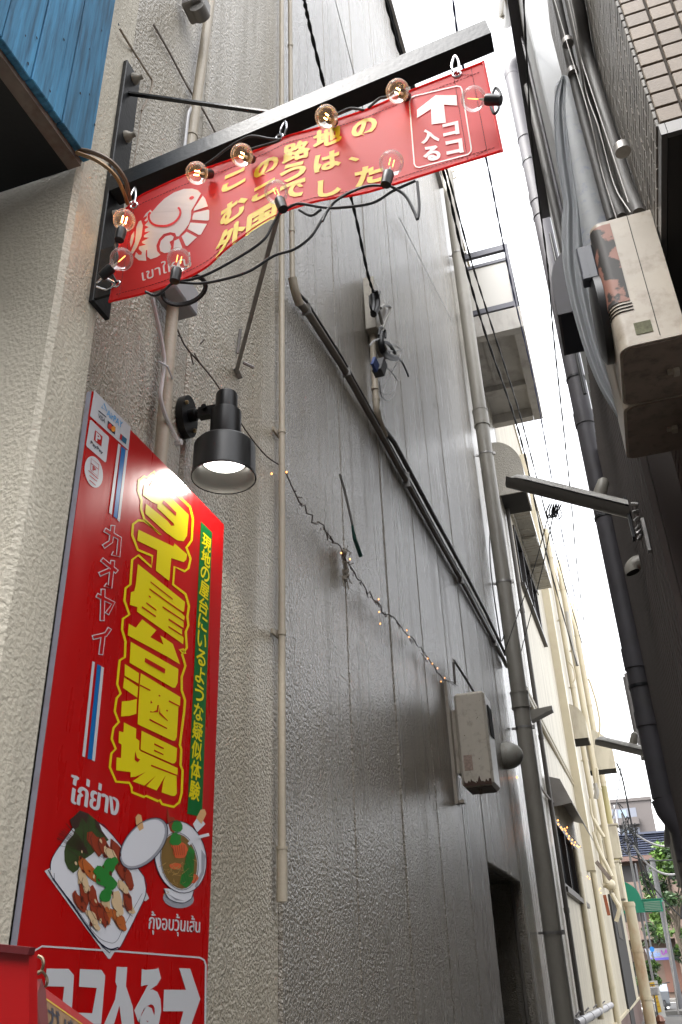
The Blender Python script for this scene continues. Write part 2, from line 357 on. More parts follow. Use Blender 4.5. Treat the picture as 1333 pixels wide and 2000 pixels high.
# sheet metal awning over the lower window
aw = mat('awning_sheet', (.30, .28, .26), .5, .2, var=.15, vscale=6)
g = G(); a = Vector((cx(12.6) + .003, 12.6, 3.95)); 
g.prism([(cx(12.6) + .005, 12.6, 3.98), (-.86, 12.6, 3.92), (-.74, 12.6, 3.60), (-.75, 12.6, 3.59), (-.88, 12.6, 3.90), (cx(12.6) + .005, 12.6, 3.95)], (0.015, 4.3, 0))
g.prism([(cx(12.6) + .005, 12.6, 3.95), (-.88, 12.6, 3.90), (-.75, 12.6, 3.59), (cx(12.6) + .005, 12.6, 3.55)], (0, .02, 0)); part('awning', g, aw, B2)

# terrace balcony that sticks out over the alley beyond the downspout
BC = thing('balcony', 'concrete balcony with dark railing and frosted panel jutting out over the alley', 'balcony', (-.7, 11.4, 10))
bm_ = mat('balcony_concrete', (.40, .38, .35), .8, var=.1, vscale=3, dirt=(.18, .16, .14), dirt_amt=.3, dscale=4, stretch=(1, 1, .4))
g = G(); g.box((-1.06, 10.2, 10.02), (-.21, 10.34, 10.42)); g.box((-.36, 10.345, 10.02), (-.205, 12.75, 10.42)); g.box((-1.06, 12.6, 10.02), (-.365, 12.75, 10.415)); g.box((-1.06, 10.341, 10.2), (-.361, 12.598, 10.40))
g.box((-1.05, 11.75, 10.1), (-.37, 11.9, 10.199)); part('slab', g, bm_, BC)
g = G()
for xx in (-.86, -.66): g.box((xx, 10.5, 10.175), (xx + .035, 11.7, 10.1985))
part('soffit_rib', g, bm_, BC)
rail_m = mat('rail_dark', (.045, .045, .055), .4, .4)
g = G(); g.box((-1.06, 10.21, 11.65), (-.23, 10.27, 11.76)); g.box((-1.06, 10.215, 11.42), (-.29, 10.265, 11.48)); g.box((-1.06, 10.205, 10.46), (-.24, 10.275, 10.55)); g.box((-.29, 10.208, 10.43), (-.23, 10.272, 11.648))
g.box((-.285, 10.30, 11.655), (-.235, 12.7, 11.755)); g.box((-.285, 10.30, 10.46), (-.235, 12.7, 10.54)); part('railing', g, rail_m, BC)
g = G(); g.box((-1.05, 10.235, 10.55), (-.29, 10.245, 11.42)); part('panel', g, mat('frosted_panel', (.42, .40, .36), .35), BC)
g = G()
for k in range(9): g.tube([(-.26, 10.5 + k * .26, 10.54), (-.26, 10.5 + k * .26, 11.66)], .01, 6)
part('baluster', g, rail_m, BC)

# ================================================================ TILED BUILDING (street face + alley side)
TX = .55; TY = 2.33; TZ = 4.27; TEND = 4.7
B3 = thing('tiled_building', 'building of beige square tiles whose overhanging upper storey ends above a dark entry', 'building', (2.5, 3.4, 0))
grout = mat('dark_grout', (.055, .045, .036), .9)
g = G(); g.box((TX + .012, TY + .012, TZ), (5.0, TEND, 8.5)); part('core', g, grout, B3)
tile_m = mat('beige_tile', (.125, .092, .062), .5, var=.1, vscale=12, bump=.25, bscale=160, rand=.14, dirt=(.2, .15, .11), dirt_amt=.15, dscale=30)
tile_s = mat('grey_tile', (.13, .12, .106), .42, var=.12, vscale=9, bump=.2, bscale=120, rand=.22, dirt=(.12, .10, .09), dirt_amt=.2, dscale=14)
pw, ph = .093, .083
def tile_mesh(sx, sy, sz, m): 
    g = G(); g.bbox((0, 0, 0), (sx, sy, sz), .0025); return g.mesh('tile', m)
fm = tile_mesh(pw - .011, .014, ph - .009, tile_m)
sm_ = tile_mesh(.014, .095, .0415, tile_s)
def put(me, loc, par):
    o = bpy.data.objects.new('tile', me); COL.objects.link(o); o.location = Vector(loc) - root_loc(par); o.parent = par
nt_ = 0
for j in range(26):
    for i in range(8):
        put(fm, (TX + .012 + i * pw, TY - random.uniform(0, .0015), TZ + .004 + j * ph), B3); nt_ += 1
    if j > 20: break
side = []
cnt = 0; SH, SW = .0475, .1015; stuff = G()
for j in range(150):
    for i in range(23):
        z = TZ + .004 + j * SH; y = TY + .017 + i * SW
        if y + .09 > TEND: continue
        if cnt < 300 - nt_ and i < 7: put(sm_, (TX - random.uniform(0, .0015), y, z), B3); cnt += 1
        elif z < 8.45: 
            d = random.uniform(0, .0015); stuff.box((TX - d, y, z), (TX + .013, y + .095, z + .0415))
part('tile_field', stuff, tile_s, B3, kind='stuff')
trim_m = mat('entry_trim', (.14, .135, .13), .35, .6)
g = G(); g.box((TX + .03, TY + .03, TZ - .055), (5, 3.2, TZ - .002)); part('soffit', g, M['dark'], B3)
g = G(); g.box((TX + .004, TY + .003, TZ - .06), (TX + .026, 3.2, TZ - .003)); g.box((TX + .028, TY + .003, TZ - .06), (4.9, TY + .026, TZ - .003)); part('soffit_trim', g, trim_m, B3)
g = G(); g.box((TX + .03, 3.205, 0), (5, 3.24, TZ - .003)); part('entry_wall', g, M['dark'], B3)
brick_m = mat('dark_brick', (.085, .06, .05), .75, var=.2, vscale=8, rand=.3, bump=.2, bscale=90)
g = G(); g.box((TX + .022, 3.245, 0), (5, TEND, TZ - .001)); part('lower_wall', g, grout, B3)
bme = None
g = G(); g.bbox((0, 0, 0), (.014, .2, .056), .003); bme = g.mesh('brick', brick_m)
for j in range(38):
    for i in range(7):
        y = 3.25 + i * .21 - (.105 if j % 2 else 0)
        if y < 3.245 or y + .2 > TEND: continue
        z = TZ - .07 - j * .0655
        o = bpy.data.objects.new('brick', bme); COL.objects.link(o); o.location = Vector((TX + .008 - random.uniform(0, .003), y, z)) - root_loc(B3); o.parent = B3

# ================================================================ RIBBED BUILDING beyond (dark corrugated wall)
RX = .40; RY = 4.95; REND = 11.3
B4 = thing('ribbed_building', 'dark building clad in fine vertical ribs with a pale plastered corner strip', 'building', (2.5, 8, 0))
rib_m = mat('ribbed_cladding', (.055, .043, .038), .7, var=.12, vscale=3, dirt=(.05, .04, .035), dirt_amt=.2, dscale=3, stretch=(1, 1, .3))
g = G(); pitch = .16; n = int((REND - RY - .5) / pitch)
pts = []
for k in range(n):
    y = RY + k * pitch; pts += [(RX + .03, y), (RX + .03, y + .05), (RX, y + .07), (RX, y + .14)]
pts += [(RX + .03, RY + n * pitch)]
vs = [(x, y, 0) for x, y in pts] + [(x, y, 6.9) for x, y in pts]; m_ = len(pts)
g.add(vs, [(i, i + 1, m_ + i + 1, m_ + i) for i in range(m_ - 1)]); part('ribbed_cladding', g, rib_m, B4, fix=False)
g = G(); pts = []                                   # lower wing of the same cladding, closer to the street
for k in range(5):
    y = 4.2 + k * pitch; pts += [(RX + .03, y), (RX + .03, y + .05), (RX, y + .07), (RX, y + .14)]
m_ = len(pts); g.add([(x, y, 0) for x, y in pts] + [(x, y, 4.9) for x, y in pts], [(i, i + 1, m_ + i + 1, m_ + i) for i in range(m_ - 1)])
g.box((RX + .031, 4.2, 0), (TX + .005, RY - .004, 4.89)); part('lower_wing', g, rib_m, B4, fix=False)
strip_m = mat('corner_plaster', (.16, .15, .14), .75, var=.1, vscale=3, bump=.25, bscale=70)
g = G(); g.bbox((RX - .012, REND - .5, 0), (RX + .3, REND, 6.9), .01); part('corner_strip', g, strip_m, B4)
up_m = mat('upper_plaster', (.30, .305, .31), .7, var=.08, vscale=2, bump=.3, bscale=90, dirt=(.25, .25, .25), dirt_amt=.2, dscale=2, stretch=(1, 1, .4))
g = G(); g.bbox((RX + .004, RY, 6.91), (4, 8.2, 10.1), .015); part('upper_wall', g, up_m, B4)
g = G(); g.box((RX + .02, RY + .004, 0), (4, REND - .01, 6.905)); part('core', g, strip_m, B4)
g = G(); g.box((RX - .1, RY - .06, 10.11), (4.1, 8.3, 10.2)); part('roof_edge', g, M['dkpipe'], B4)
# low lean-to roof edge where the ribbed building ends
g = G(); g.box((.42, REND + .005, 2.5), (1.6, 13.2, 3.0)); g.box((.36, REND + .01, 3.005), (1.6, 13.3, 3.06)); part('lean_to', g, M['dkpipe'], B4)

# ================================================================ UNSEEN HOUSES added along the street to hold back sun and sky light
sw = mat('shading_house_wall', (.17, .16, .15), .8, var=.06, vscale=1)
def shading_house(x0, x1, h, label):
    t = thing('shading_house', label, 'building', ((x0 + x1) / 2, -6, 0)); g = G(); g.box((x0, -15, 0), (x1, -6, h)); part('wall', g, sw, t)
    g = G(); g.box((x0 - .02, -15, h + .003), (x1 + .02, -5.9, h + .2)); part('roof', g, M['zinc'], t)
    nx = int((x1 - x0) / 2.4)
    for j in range(int(h / 3)):
        for i in range(nx):
            xx = x0 + .6 + i * 2.4; g = G(); g.box((xx, -5.998, .9 + j * 3), (xx + 1.3, -5.95, 2.3 + j * 3)); wn = part('window', g, frame_m, t)
            g = G(); g.box((xx + .08, -5.949, .98 + j * 3), (xx + 1.22, -5.94, 2.22 + j * 3)); part('pane', g, pane_m, wn)
shading_house(-26, -6.25, 20, 'tall grey house added out of view to keep sun off the street wall')  # added blocker, made tall so direct sun misses the street wall
shading_house(-6.05, 7, 9.5, 'grey house added out of view opposite the alley mouth to dim the lower walls')

g = G(); g.box((9.5, -9, 0), (20, 1.6, 7)); t = thing('shading_house', 'plain grey house added out of view to cut light from up the street', 'building', (12, -4, 0)); part('wall', g, sw, t)  # unseen block added to cut side light on the sign and near wall
g = G(); g.box((9.4, -9.1, 7.003), (20.1, 1.7, 7.2)); part('roof', g, M['zinc'], t)
for j in range(2):
    for i in range(4):
        g = G(); g.box((9.44, -8.2 + i * 2.5, .9 + j * 3), (9.498, -6.9 + i * 2.5, 2.3 + j * 3)); part('window', g, frame_m, t)
# ================================================================ BLUE PLANK BOX on the street wall
BX = -.97; BZ = 3.335
BB = thing('sign_box', 'box of weathered blue painted planks with black underside projecting from the corner wall', 'sign box', (-1.5, .6, 3.3))
plank_m = mat('blue_plank', srgb(58, 124, 162)[:3], .75, var=.42, vscale=9, stretch=(3, 6, .35), dirt=srgb(14, 36, 60)[:3], dirt_amt=.3, dscale=12, bump=.35, bscale=50, rand=.12)
yb = [atx(px, py, BX).y for px, py in ((3.6, 81), (59, 168), (103, 228), (121, 250), (180, 310))]
yb[-1] = 1.156
yb = [.775] + yb
for a, b in zip(yb[:-1], yb[1:]):
    g = G(); g.bbox((BX - .02, a + .0012, BZ + random.uniform(-.008, .006)), (BX + random.uniform(-.003, .003), b - .0012, 5.6), .002); part('plank', g, plank_m, BB)
for k in range(9):
    g = G(); x1 = BX - .021 - k * .16; g.bbox((x1 - .158, .755, BZ), (x1, .773, 5.6), .002); part('plank', g, plank_m, BB)
g = G(); g.box((-2.4, .776, BZ - .012), (BX - .025, 1.155, BZ + .01)); part('underside', g, M['black'], BB)
rust_m = mat('rusty_angle', (.20, .165, .14), .6, .3, var=.25, vscale=12, dirt=(.10, .05, .03), dirt_amt=.25, dscale=18)
g = G(); g.box((BX - .055, .776, BZ - .02), (BX - .024, 1.15, BZ - .0125)); g.box((BX - .0235, .776, BZ - .0205), (BX - .020, 1.15, BZ + .03)); part('frame_angle', g, rust_m, BB)
g = G(); g.tube([(BX + .004, 1.153, BZ), (BX + .004, 1.153, 3.9)], .001, 5)
g = G()
for px, py in ((50, 70), (72, 74), (55, 124), (98, 178), (157, 182), (175, 185), (125, 77), (175, 96), (199, 60), (185, 243), (232, 48)):
    p = atx(px, py, BX + .0015); kz = random.uniform(.5, 1.1); g.add([p + Vector((.0006, .0032 * kz * math.cos(a) * random.uniform(.6, 1.2), .0055 * kz * math.sin(a) * random.uniform(.6, 1.3))) for a in [k * .7854 for k in range(8)]], [tuple(range(8))])
part('knot', g, mat('plank_knot', (.012, .02, .035), .9), BB, kind='stuff')

# ================================================================ STEEL SIGN BRACKET
BR = thing('sign_bracket', 'black steel bracket bolted to the corner carrying the red banner over the alley', 'bracket', (-.98, 1.29, 3.0))
p0 = atx(250, 115, -.985); p1 = atx(195, 595, -.985); 
g = G(); g.bbox((-.9995, 1.262, 2.975), (-.986, 1.335, 3.90), .002); g.bbox((-.9855, 1.262, 2.98), (-.94, 1.270, 3.14), .001); part('wall_plate', g, M['black'], BR)
for px, py in ((262, 155), (243, 262), (215, 408), (191, 520)):
    p = atx(px, py, -.985); p.y = 1.302
    g = G(); g.lathe(p, (1, 0, 0), [(.017, 0), (.016, .008), (.008, .018), (.007, .03), (.0001, .031)], 10); part('bolt', g, M['bolt'], BR, smooth=True)
g = G(); bl = aty(236, 372, 1.28); brr = aty(958, 72, 1.28)
g.bar((-.986, 1.285, bl.z + .012), (brr.x, 1.285, brr.z + .012), .05, .055); part('beam', g, M['black'], BR)
g = G(); a = atx(256, 188, -.985); a.y = 1.29; b = aty(535, 224, 1.288); b.z += .005; g.bar(a, b, .012, .006); part('tie_rod', g, M['black'], BR)
g = G(); a = atx(462, 725, -1.056); b = aty(588, 252, 1.315); g.bar(a, b, .013, .013); g.bar(a + Vector((.002, -.01, .006)), a + Vector((.002, .03, -.012)), .02, .004); part('strut', g, M['zinc'], BR)
g = G(); a = atx(470, 643, -1.035); b = atx(464, 690, -1.055); g.tube([a, b], .006, 6); p = atx(475, 708, -1.05); g.tube([p, p + Vector((.03, .03, -.01))], .006, 6)
solo('wall_anchor', g, M['zinc'], 'short rusty bar and anchor left sticking out of the stucco beside the strut foot', 'anchor')
# hooks
hook_m = mat('bright_steel', (.7, .7, .72), .2, 1)

# ================================================================ BANNER
TOPP = [(245, 409), (272, 383), (302.6, 367), (362, 340), (410, 324), (489, 297), (537, 276), (563, 264), (630, 246), (660, 232), (720, 211), (807, 173.5), (880, 145), (946.6, 118.6)]
BOTP = [(212.6, 592), (295.4, 572), (362, 547), (407, 522), (440, 491), (470, 468), (509, 441), (555, 416), (583, 406), (630, 393), (720, 377.6), (870, 331), (984, 296.5)]
BY = 1.262
def bulge(x, z):
    return BY - .010 * math.sin((x + .95) * 9.5 + (z - 3.1) * 4) * (1 - .5 * max(0, min(1, (z - 2.97) / .4))) - .012 * math.exp(-((x + .5) / .16) ** 2) * max(0, (3.3 - z) * 3)
def bhit(px, py, off=0.0):
    y = BY
    for _ in range(4):
        p = aty(px, py, y); y = bulge(p.x, p.z)
    d = (EYE - p).normalized()
    return p + Vector((0, -off, 0))
def polyparam(pts):
    W = [bhit(*p) for p in pts]; x0, x1 = W[0].x, W[-1].x
    u = [(w.x - x0) / (x1 - x0) for w in W]
    def f(t):
        for i in range(len(u) - 1):
            if t <= u[i + 1] or i == len(u) - 2:
                k = (t - u[i]) / (u[i + 1] - u[i]); 
                return (pts[i][0] + (pts[i + 1][0] - pts[i][0]) * k, pts[i][1] + (pts[i + 1][1] - pts[i][1]) * k)
    return f
ft, fb = polyparam(smooth_path([Vector((*p, 0)) for p in TOPP], 4) and [(v.x, v.y) for v in smooth_path([Vector((*p, 0)) for p in TOPP], 4)]), polyparam([(v.x, v.y) for v in smooth_path([Vector((*p, 0)) for p in BOTP], 4)])
def buv(u, v, off=0.0):
    a, b = ft(u), fb(u); return bhit(a[0] + (b[0] - a[0]) * v, a[1] + (b[1] - a[1]) * v, off)
def bpx(u, v):
    a, b = ft(u), fb(u); return (a[0] + (b[0] - a[0]) * v, a[1] + (b[1] - a[1]) * v)
def inv(px, py):
    u, v = .5, .5
    for _ in range(30):
        c = bpx(u, v); e = .002; du = bpx(min(1, u + e), v); dv = bpx(u, v + e)
        J = Matrix((((du[0] - c[0]) / e, (dv[0] - c[0]) / e), ((du[1] - c[1]) / e, (dv[1] - c[1]) / e)))
        s = J.inverted_safe() @ Vector((px - c[0], py - c[1])); u = max(0, min(.998, u + s.x * .7)); v += s.y * .7
    return u, v
BN = thing('banner', 'red vinyl banner with yellow lettering and a white elephant, hung under the steel beam', 'banner', (-.48, 1.26, 2.97))
ban_red = cloth_mat('banner_vinyl', srgb(222, 30, 34), .5, .5, srgb(250, 85, 80))
g = G(); g.grid(lambda u, v: buv(u * .9999, v), 90, 22); part('cloth', g, ban_red, BN, smooth=True, fix=False)
g = G()                                             # rolled hem, set in front of the sheet
for v in (.012, .985): g.tube([buv(i / 60 * .999, v, .001) for i in range(61)], .0022, 6)
for u in (.003, .996): g.tube([buv(u, j / 14, .001) for j in range(15)], .0022, 6)
part('hem', g, ban_red, BN, smooth=True)
st_m = mat('stitch', srgb(110, 5, 15)[:3], .6)
g = G()
def stitch(a, b, n):
    for k in range(n):
        t0, t1 = k / n, (k + .68) / n
        g.tube([buv(a[0] + (b[0] - a[0]) * t, a[1] + (b[1] - a[1]) * t, .0009) for t in (t0, t1)], .0006, 4)
stitch((.02, .10), (.985, .10), 110); stitch((.02, .93), (.985, .93), 110); stitch((.965, .02), (.965, .98), 34); stitch((.92, .02), (.92, .98), 34); stitch((.03, .02), (.03, .98), 34)
stitch((.92, .02), (.965, .10), 7); stitch((.92, .98), (.965, .93), 7)
part('stitching', g, st_m, BN)

# lettering helper: the built-in font turned into flat mesh print
_tc = {}
def glyphs(txt, bold=0.0, spacing=1.0):
    key = (txt, bold, spacing)
    if key in _tc: return _tc[key]
    cu = bpy.data.curves.new('t', 'FONT'); cu.body = txt; cu.size = 1; cu.offset = bold; cu.resolution_u = 3; cu.fill_mode = 'FRONT'; cu.space_character = spacing
    o = bpy.data.objects.new('t', cu); COL.objects.link(o); bpy.context.view_layer.update()
    dg = bpy.context.evaluated_depsgraph_get(); me = o.evaluated_get(dg).to_mesh()
    vs = [Vector((v.co.x, v.co.y, 0)) for v in me.vertices]; fs = [tuple(p.vertices) for p in me.polygons]
    o.evaluated_get(dg).to_mesh_clear(); bpy.data.objects.remove(o); bpy.data.curves.remove(cu)
    _tc[key] = (vs, fs); return vs, fs
def norm_glyph(txt, bold=0.0, spacing=1.0):       # 0..1 box, v pointing down
    vs, fs = glyphs(txt, bold, spacing)
    x0 = min(v.x for v in vs); x1 = max(v.x for v in vs); y0 = min(v.y for v in vs); y1 = max(v.y for v in vs)
    return [((v.x - x0) / (x1 - x0 + 1e-9), 1 - (v.y - y0) / (y1 - y0 + 1e-9)) for v in vs], fs
def tri2d(pts):                                     # polygon in pixel space -> triangles (ear clipping by mathutils)
    from mathutils.geometry import tessellate_polygon
    return tessellate_polygon([[Vector((x, y, 0)) for x, y in pts]])
def print_poly(g, hit, pts, off, mi=0):
    g.add([hit(x, y, off) for x, y in pts], [tuple(t) for t in tri2d(pts)], mi)
def ribbon(g, hit, pts, w, off, closed=False, mi=0):   # line of width w in pixel space
    P = [Vector(p) for p in pts]; n = len(P); L = []; Rr = []
    for i in range(n):
        a = P[i - 1] if (i or closed) else P[i]; b = P[(i + 1) % n] if (i < n - 1 or closed) else P[i]
        t = (b - a); t = t.normalized() if t.length > 1e-6 else Vector((1, 0)); nn = Vector((-t.y, t.x)) * w / 2
        L.append(P[i] + nn); Rr.append(P[i] - nn)
    vs = [hit(v.x, v.y, off) for v in L] + [hit(v.x, v.y, off) for v in Rr]
    fs = [(i, (i + 1) % n, n + (i + 1) % n, n + i) for i in range(n if closed else n - 1)]; g.add(vs, fs, mi)
def curve2(pts, n=5): return [(v.x, v.y) for v in smooth_path([Vector((x, y, 0)) for x, y in pts], n)]
def ell(cx_, cy_, rx, ry, rot=0, n=20):
    return [(cx_ + rx * math.cos(a) * math.cos(rot) - ry * math.sin(a) * math.sin(rot), cy_ + rx * math.cos(a) * math.sin(rot) + ry * math.sin(a) * math.cos(rot)) for a in [2 * math.pi * i / n for i in range(n)]]

ban_y = cloth_mat('banner_yellow', srgb(226, 200, 16), .30, .5, srgb(235, 215, 30))
ban_w = cloth_mat('banner_white', srgb(225, 222, 218), .35, .35, srgb(235, 230, 225))
# glyph centres read off the photograph
row = {'この路地の': [(458, 352), (521, 327), (580, 296), (640, 268), (712, 250)], 'むこうは、': [(458, 411), (517, 372), (573, 336), (640, 316), (692, 312)], '外国でした': [(452, 462), (512, 424), (574, 371), (644, 367), (722, 343)]}
for txt, cs in row.items():
    g = G()
    for ch, c in zip(txt, cs):
        u, v = inv(*c); hw, hh = .036, .115
        if ch in 'こ': hw, hh = .033, .09
        if ch == 'し': hw = .03
        if ch == '、': hw, hh = .014, .035
        if ch == 'の': hw, hh = .034, .10
        kana = ch not in '路国地外'; nv, fs = norm_glyph(ch, .045 if kana else .008)
        sh = .10 if ch not in '、' else 0
        for lay, (du, dv) in enumerate(((0, 0),) if kana else ((-.003, 0), (.003, 0), (0, .009), (0, -.009))): g.add([buv(u + du + hw * (2 * a - 1), v + dv + hh * (2 * b - 1), .0016 + lay * .0001) for a, b in nv], fs)
    part('lettering', g, ban_y, BN, fix=False)
# boxed arrow mark
k3 = K(600, 100, 3.3325)
g = G(); rp = k3([(700, 295), (975, 230), (1000, 235), (1010, 255), (1070, 635), (1068, 655), (1050, 675), (730, 760), (710, 755), (700, 738), (668, 345), (675, 310)])
ribbon(g, bhit, rp, 2.6, .0016, True); part('box_line', g, ban_w, BN, fix=False)
g = G(); print_poly(g, bhit, k3([(838, 290), (975, 290), (978, 357), (893, 352), (905, 468), (813, 480), (808, 380), (718, 438), (717, 385)]), .0016); part('arrow', g, ban_w, BN, fix=False)
g = G()
def pix_glyph(g, hit, ch, tl, tr, bl, off, bold=.03):
    nv, fs = norm_glyph(ch, bold)
    g.add([hit(tl[0] + (tr[0] - tl[0]) * a + (bl[0] - tl[0]) * b, tl[1] + (tr[1] - tl[1]) * a + (bl[1] - tl[1]) * b, off) for a, b in nv], fs)
for ch, q in (('コ', [(880, 480), (985, 455), (890, 565)]), ('コ', [(900, 592), (1010, 568), (912, 685)]), ('入', [(728, 520), (850, 497), (745, 612)]), ('る', [(748, 628), (862, 612), (762, 725)])):
    q = k3(q); pix_glyph(g, bhit, ch, *q, .0016, .05)
part('lettering', g, ban_w, BN, fix=False)
# white elephant
k1 = K(200, 340, 5.554)
g = G()
body = [(1075, 215), (1040, 180), (980, 162), (890, 165), (780, 205), (680, 270), (600, 350), (545, 415), (528, 390), (480, 430), (450, 478), (490, 455), (488, 480), (460, 510), (480, 520), (498, 495), (500, 520), (465, 560), (510, 580), (470, 600), (465, 635), (525, 625), (460, 668), (455, 690), (512, 695), (438, 735), (435, 752), (480, 770), (405, 790), (400, 820), (435, 850), (430, 880), (400, 880), (372, 850), (355, 900), (400, 940), (482, 945), (475, 880), (480, 830), (492, 828), (492, 900), (530, 928), (600, 905), (635, 880), (600, 840), (592, 780), (620, 710), (670, 655), (740, 635), (795, 645), (808, 680), (835, 680), (900, 610), (945, 545), (965, 480), (970, 400), (1000, 350)]
print_poly(g, bhit, k1(body), .0015)
for q in ([(1095, 238), (1120, 270), (1150, 355), (995, 405), (1000, 380), (1060, 290)], [(985, 460), (1000, 425), (1155, 390), (1165, 400), (1163, 500), (1150, 510), (980, 500)], [(960, 530), (1140, 545), (1075, 660), (1050, 665), (930, 600)], [(865, 680), (920, 630), (1030, 690), (930, 785), (910, 780)], [(785, 730), (835, 705), (872, 800), (850, 830), (775, 830)],
          [(425, 505), (445, 560), (430, 680), (380, 800), (335, 870), (315, 850), (360, 740), (375, 580), (400, 520)], [(350, 625), (352, 680), (330, 760), (312, 800), (303, 740), (320, 670)], [(625, 790), (640, 730), (690, 680), (750, 665), (780, 685), (770, 718), (735, 740), (752, 790), (740, 852), (680, 862), (635, 840)]):
    print_poly(g, bhit, k1(q), .0015)
part('elephant', g, ban_w, BN, fix=False)
g = G(); ribbon(g, bhit, curve2(k1([(530, 420), (510, 450), (515, 500), (550, 545), (610, 567), (700, 567), (780, 535), (832, 482), (852, 430), (846, 390), (828, 368)])), 4.2, .0021)
print_poly(g, bhit, k1(ell(975, 265, 27, 18, -.4)), .0021); part('elephant_line', g, ban_red, BN, fix=False)
g = G()
a, b = k1([(440, 1150)])[0], k1([(985, 850)])[0]
nv, fs = norm_glyph('เขาใหญ่', .006)
tl, tr, bl = k1([(425, 1030), (955, 850), (440, 1160)])
g.add([bhit(tl[0] + (tr[0] - tl[0]) * p + (bl[0] - tl[0]) * q * 1.25, tl[1] + (tr[1] - tl[1]) * p + (bl[1] - tl[1]) * q * 1.25, .0016) for p, q in nv], fs)
part('lettering', g, ban_w, BN, fix=False)
for px, py in ((263, 402), (229, 555), (893, 146), (547, 268)):
    c = bhit(px, py, .001); g = G(); R, r = .009, .0025
    g.grid(lambda u, v: c + Vector(((R + r * math.cos(v * 6.2832)) * math.cos(u * 6.2832), r * math.sin(v * 6.2832), (R + r * math.cos(v * 6.2832)) * math.sin(u * 6.2832))), 20, 8); part('eyelet', g, hook_m, BN, smooth=True)
def ring(px, py, top, label):
    c = bhit(px, py, .004); t = aty(*top, 1.262); g = G()
    g.tube(smooth_path([c + Vector((.004, 0, 0)), c + (t - c) * .5 + Vector((.009, -.005, 0)), t + Vector((.002, 0, .01)), c + (t - c) * .5 + Vector((-.009, 0, 0)), c + Vector((-.004, .006, 0))], 5), .0028, 7)
    solo('hook', g, hook_m, label, 'hook', smooth=True, group='steel hooks holding the banner')
ring(262, 400, (262, 372), 'steel hook at the banner corner above the elephant ear')
ring(893, 146, (888, 115), 'steel snap hook at the banner end beside the boxed arrow')
ring(555, 266, (556, 243), 'wire hook on a small plate at the middle of the beam')
g = G(); a = atx(190, 553, -.975); b = bhit(229, 556, .003); g.tube(smooth_path([a, (a + b) / 2 + Vector((0, -.012, .006)), b], 5), .0032, 7); g.tube(smooth_path([b, (a + b) / 2 + Vector((0, .006, -.014)), a + Vector((0, 0, -.012))], 5), .0032, 7)
solo('hook', g, hook_m, 'steel shackle tying the lower banner corner to the black plate', 'hook', smooth=True, group='steel hooks holding the banner')

# ================================================================ STRING LIGHT
def bulb_glass():
    m = bpy.data.materials.new('bulb_glass'); m.use_nodes = True; n = m.node_tree.nodes; l = m.node_tree.links; n.clear()
    o = n.new('ShaderNodeOutputMaterial'); gl = n.new('ShaderNodeBsdfGlossy'); gl.inputs['Roughness'].default_value = .04; tr = n.new('ShaderNodeBsdfTransparent'); df = n.new('ShaderNodeBsdfDiffuse'); df.inputs[0].default_value = (.8, .76, .74, 1)
    fr = n.new('ShaderNodeFresnel'); fr.inputs[0].default_value = 1.35; sc = n.new('ShaderNodeMath'); sc.operation = 'MULTIPLY'; sc.inputs[1].default_value = .45; l.new(fr.outputs[0], sc.inputs[0])
    lw = n.new('ShaderNodeLayerWeight'); lw.inputs[0].default_value = .35; s2 = n.new('ShaderNodeMath'); s2.operation = 'MULTIPLY_ADD'; s2.inputs[1].default_value = .24; s2.inputs[2].default_value = .03; l.new(lw.outputs['Facing'], s2.inputs[0])
    a = n.new('ShaderNodeMixShader'); l.new(s2.outputs[0], a.inputs[0]); l.new(tr.outputs[0], a.inputs[1]); l.new(df.outputs[0], a.inputs[2])
    b = n.new('ShaderNodeMixShader'); l.new(sc.outputs[0], b.inputs[0]); l.new(a.outputs[0], b.inputs[1]); l.new(gl.outputs[0], b.inputs[2]); l.new(b.outputs[0], o.inputs[0]); return m
SL = thing('string_light', 'black festoon cable with ten clear globe bulbs strung round the red banner', 'string light', (-.5, 1.22, 3.0))
gl_m = bulb_glass(); fil_on = emit('filament', (1, .50, .14), 10); fil_lo = emit('filament_dim', (1, .42, .08), .8)
def bulb(px, py, dpx, lit, back=0.0, Y=1.205):
    c = aty(px, py, Y); d = aty(px + dpx[0], py + dpx[1], Y) - c; d = d.normalized() * (1 - back) + Vector((0, 1, .2)) * back; d.normalize(); r = .0265
    g = G(); prof = [(.0005, -r)] + [(r * math.sin(a), -r * math.cos(a)) for a in [math.pi * i / 14 for i in range(1, 12)]] + [(.0105, r * 1.02), (.0105, r * 1.25)]
    g.lathe(c, d, prof, 24); b = part('bulb', g, gl_m, SL, smooth=True)
    s = d.orthogonal().normalized(); g = G()
    for k in (-1, 1): g.tube([c + s * .0045 * k - d * .011, c + s * .0045 * k + d * .009], .0009 if not lit else .0013, 6)
    part('filament', g, fil_on if lit else fil_lo, b)
    g = G(); g.tube([c + d * .012, c + d * r * 1.15], [.0015, .004], 6); part('stem', g, mat('bulb_stem', (.5, .45, .38), .3) if 'bulb_stem' not in bpy.data.materials else bpy.data.materials['bulb_stem'], b)
    g = G(); g.lathe(c, d, [(.0001, r * 1.12), (.0115, r * 1.12), (.0125, r * 1.35), (.0118, r * 1.9), (.011, r * 2.4), (.0001, r * 2.45)], 14); part('socket', g, M['blackp'], SL, smooth=True)
    if lit:
        ld = bpy.data.lights.new('bulb_light', 'POINT'); ld.energy = .0018; ld.color = (1, .45, .12); ld.shadow_soft_size = .006; o = bpy.data.objects.new('bulb_light', ld); COL.objects.link(o); o.location = c - root_loc(SL); o.parent = SL
    return c + d * r * 2.5
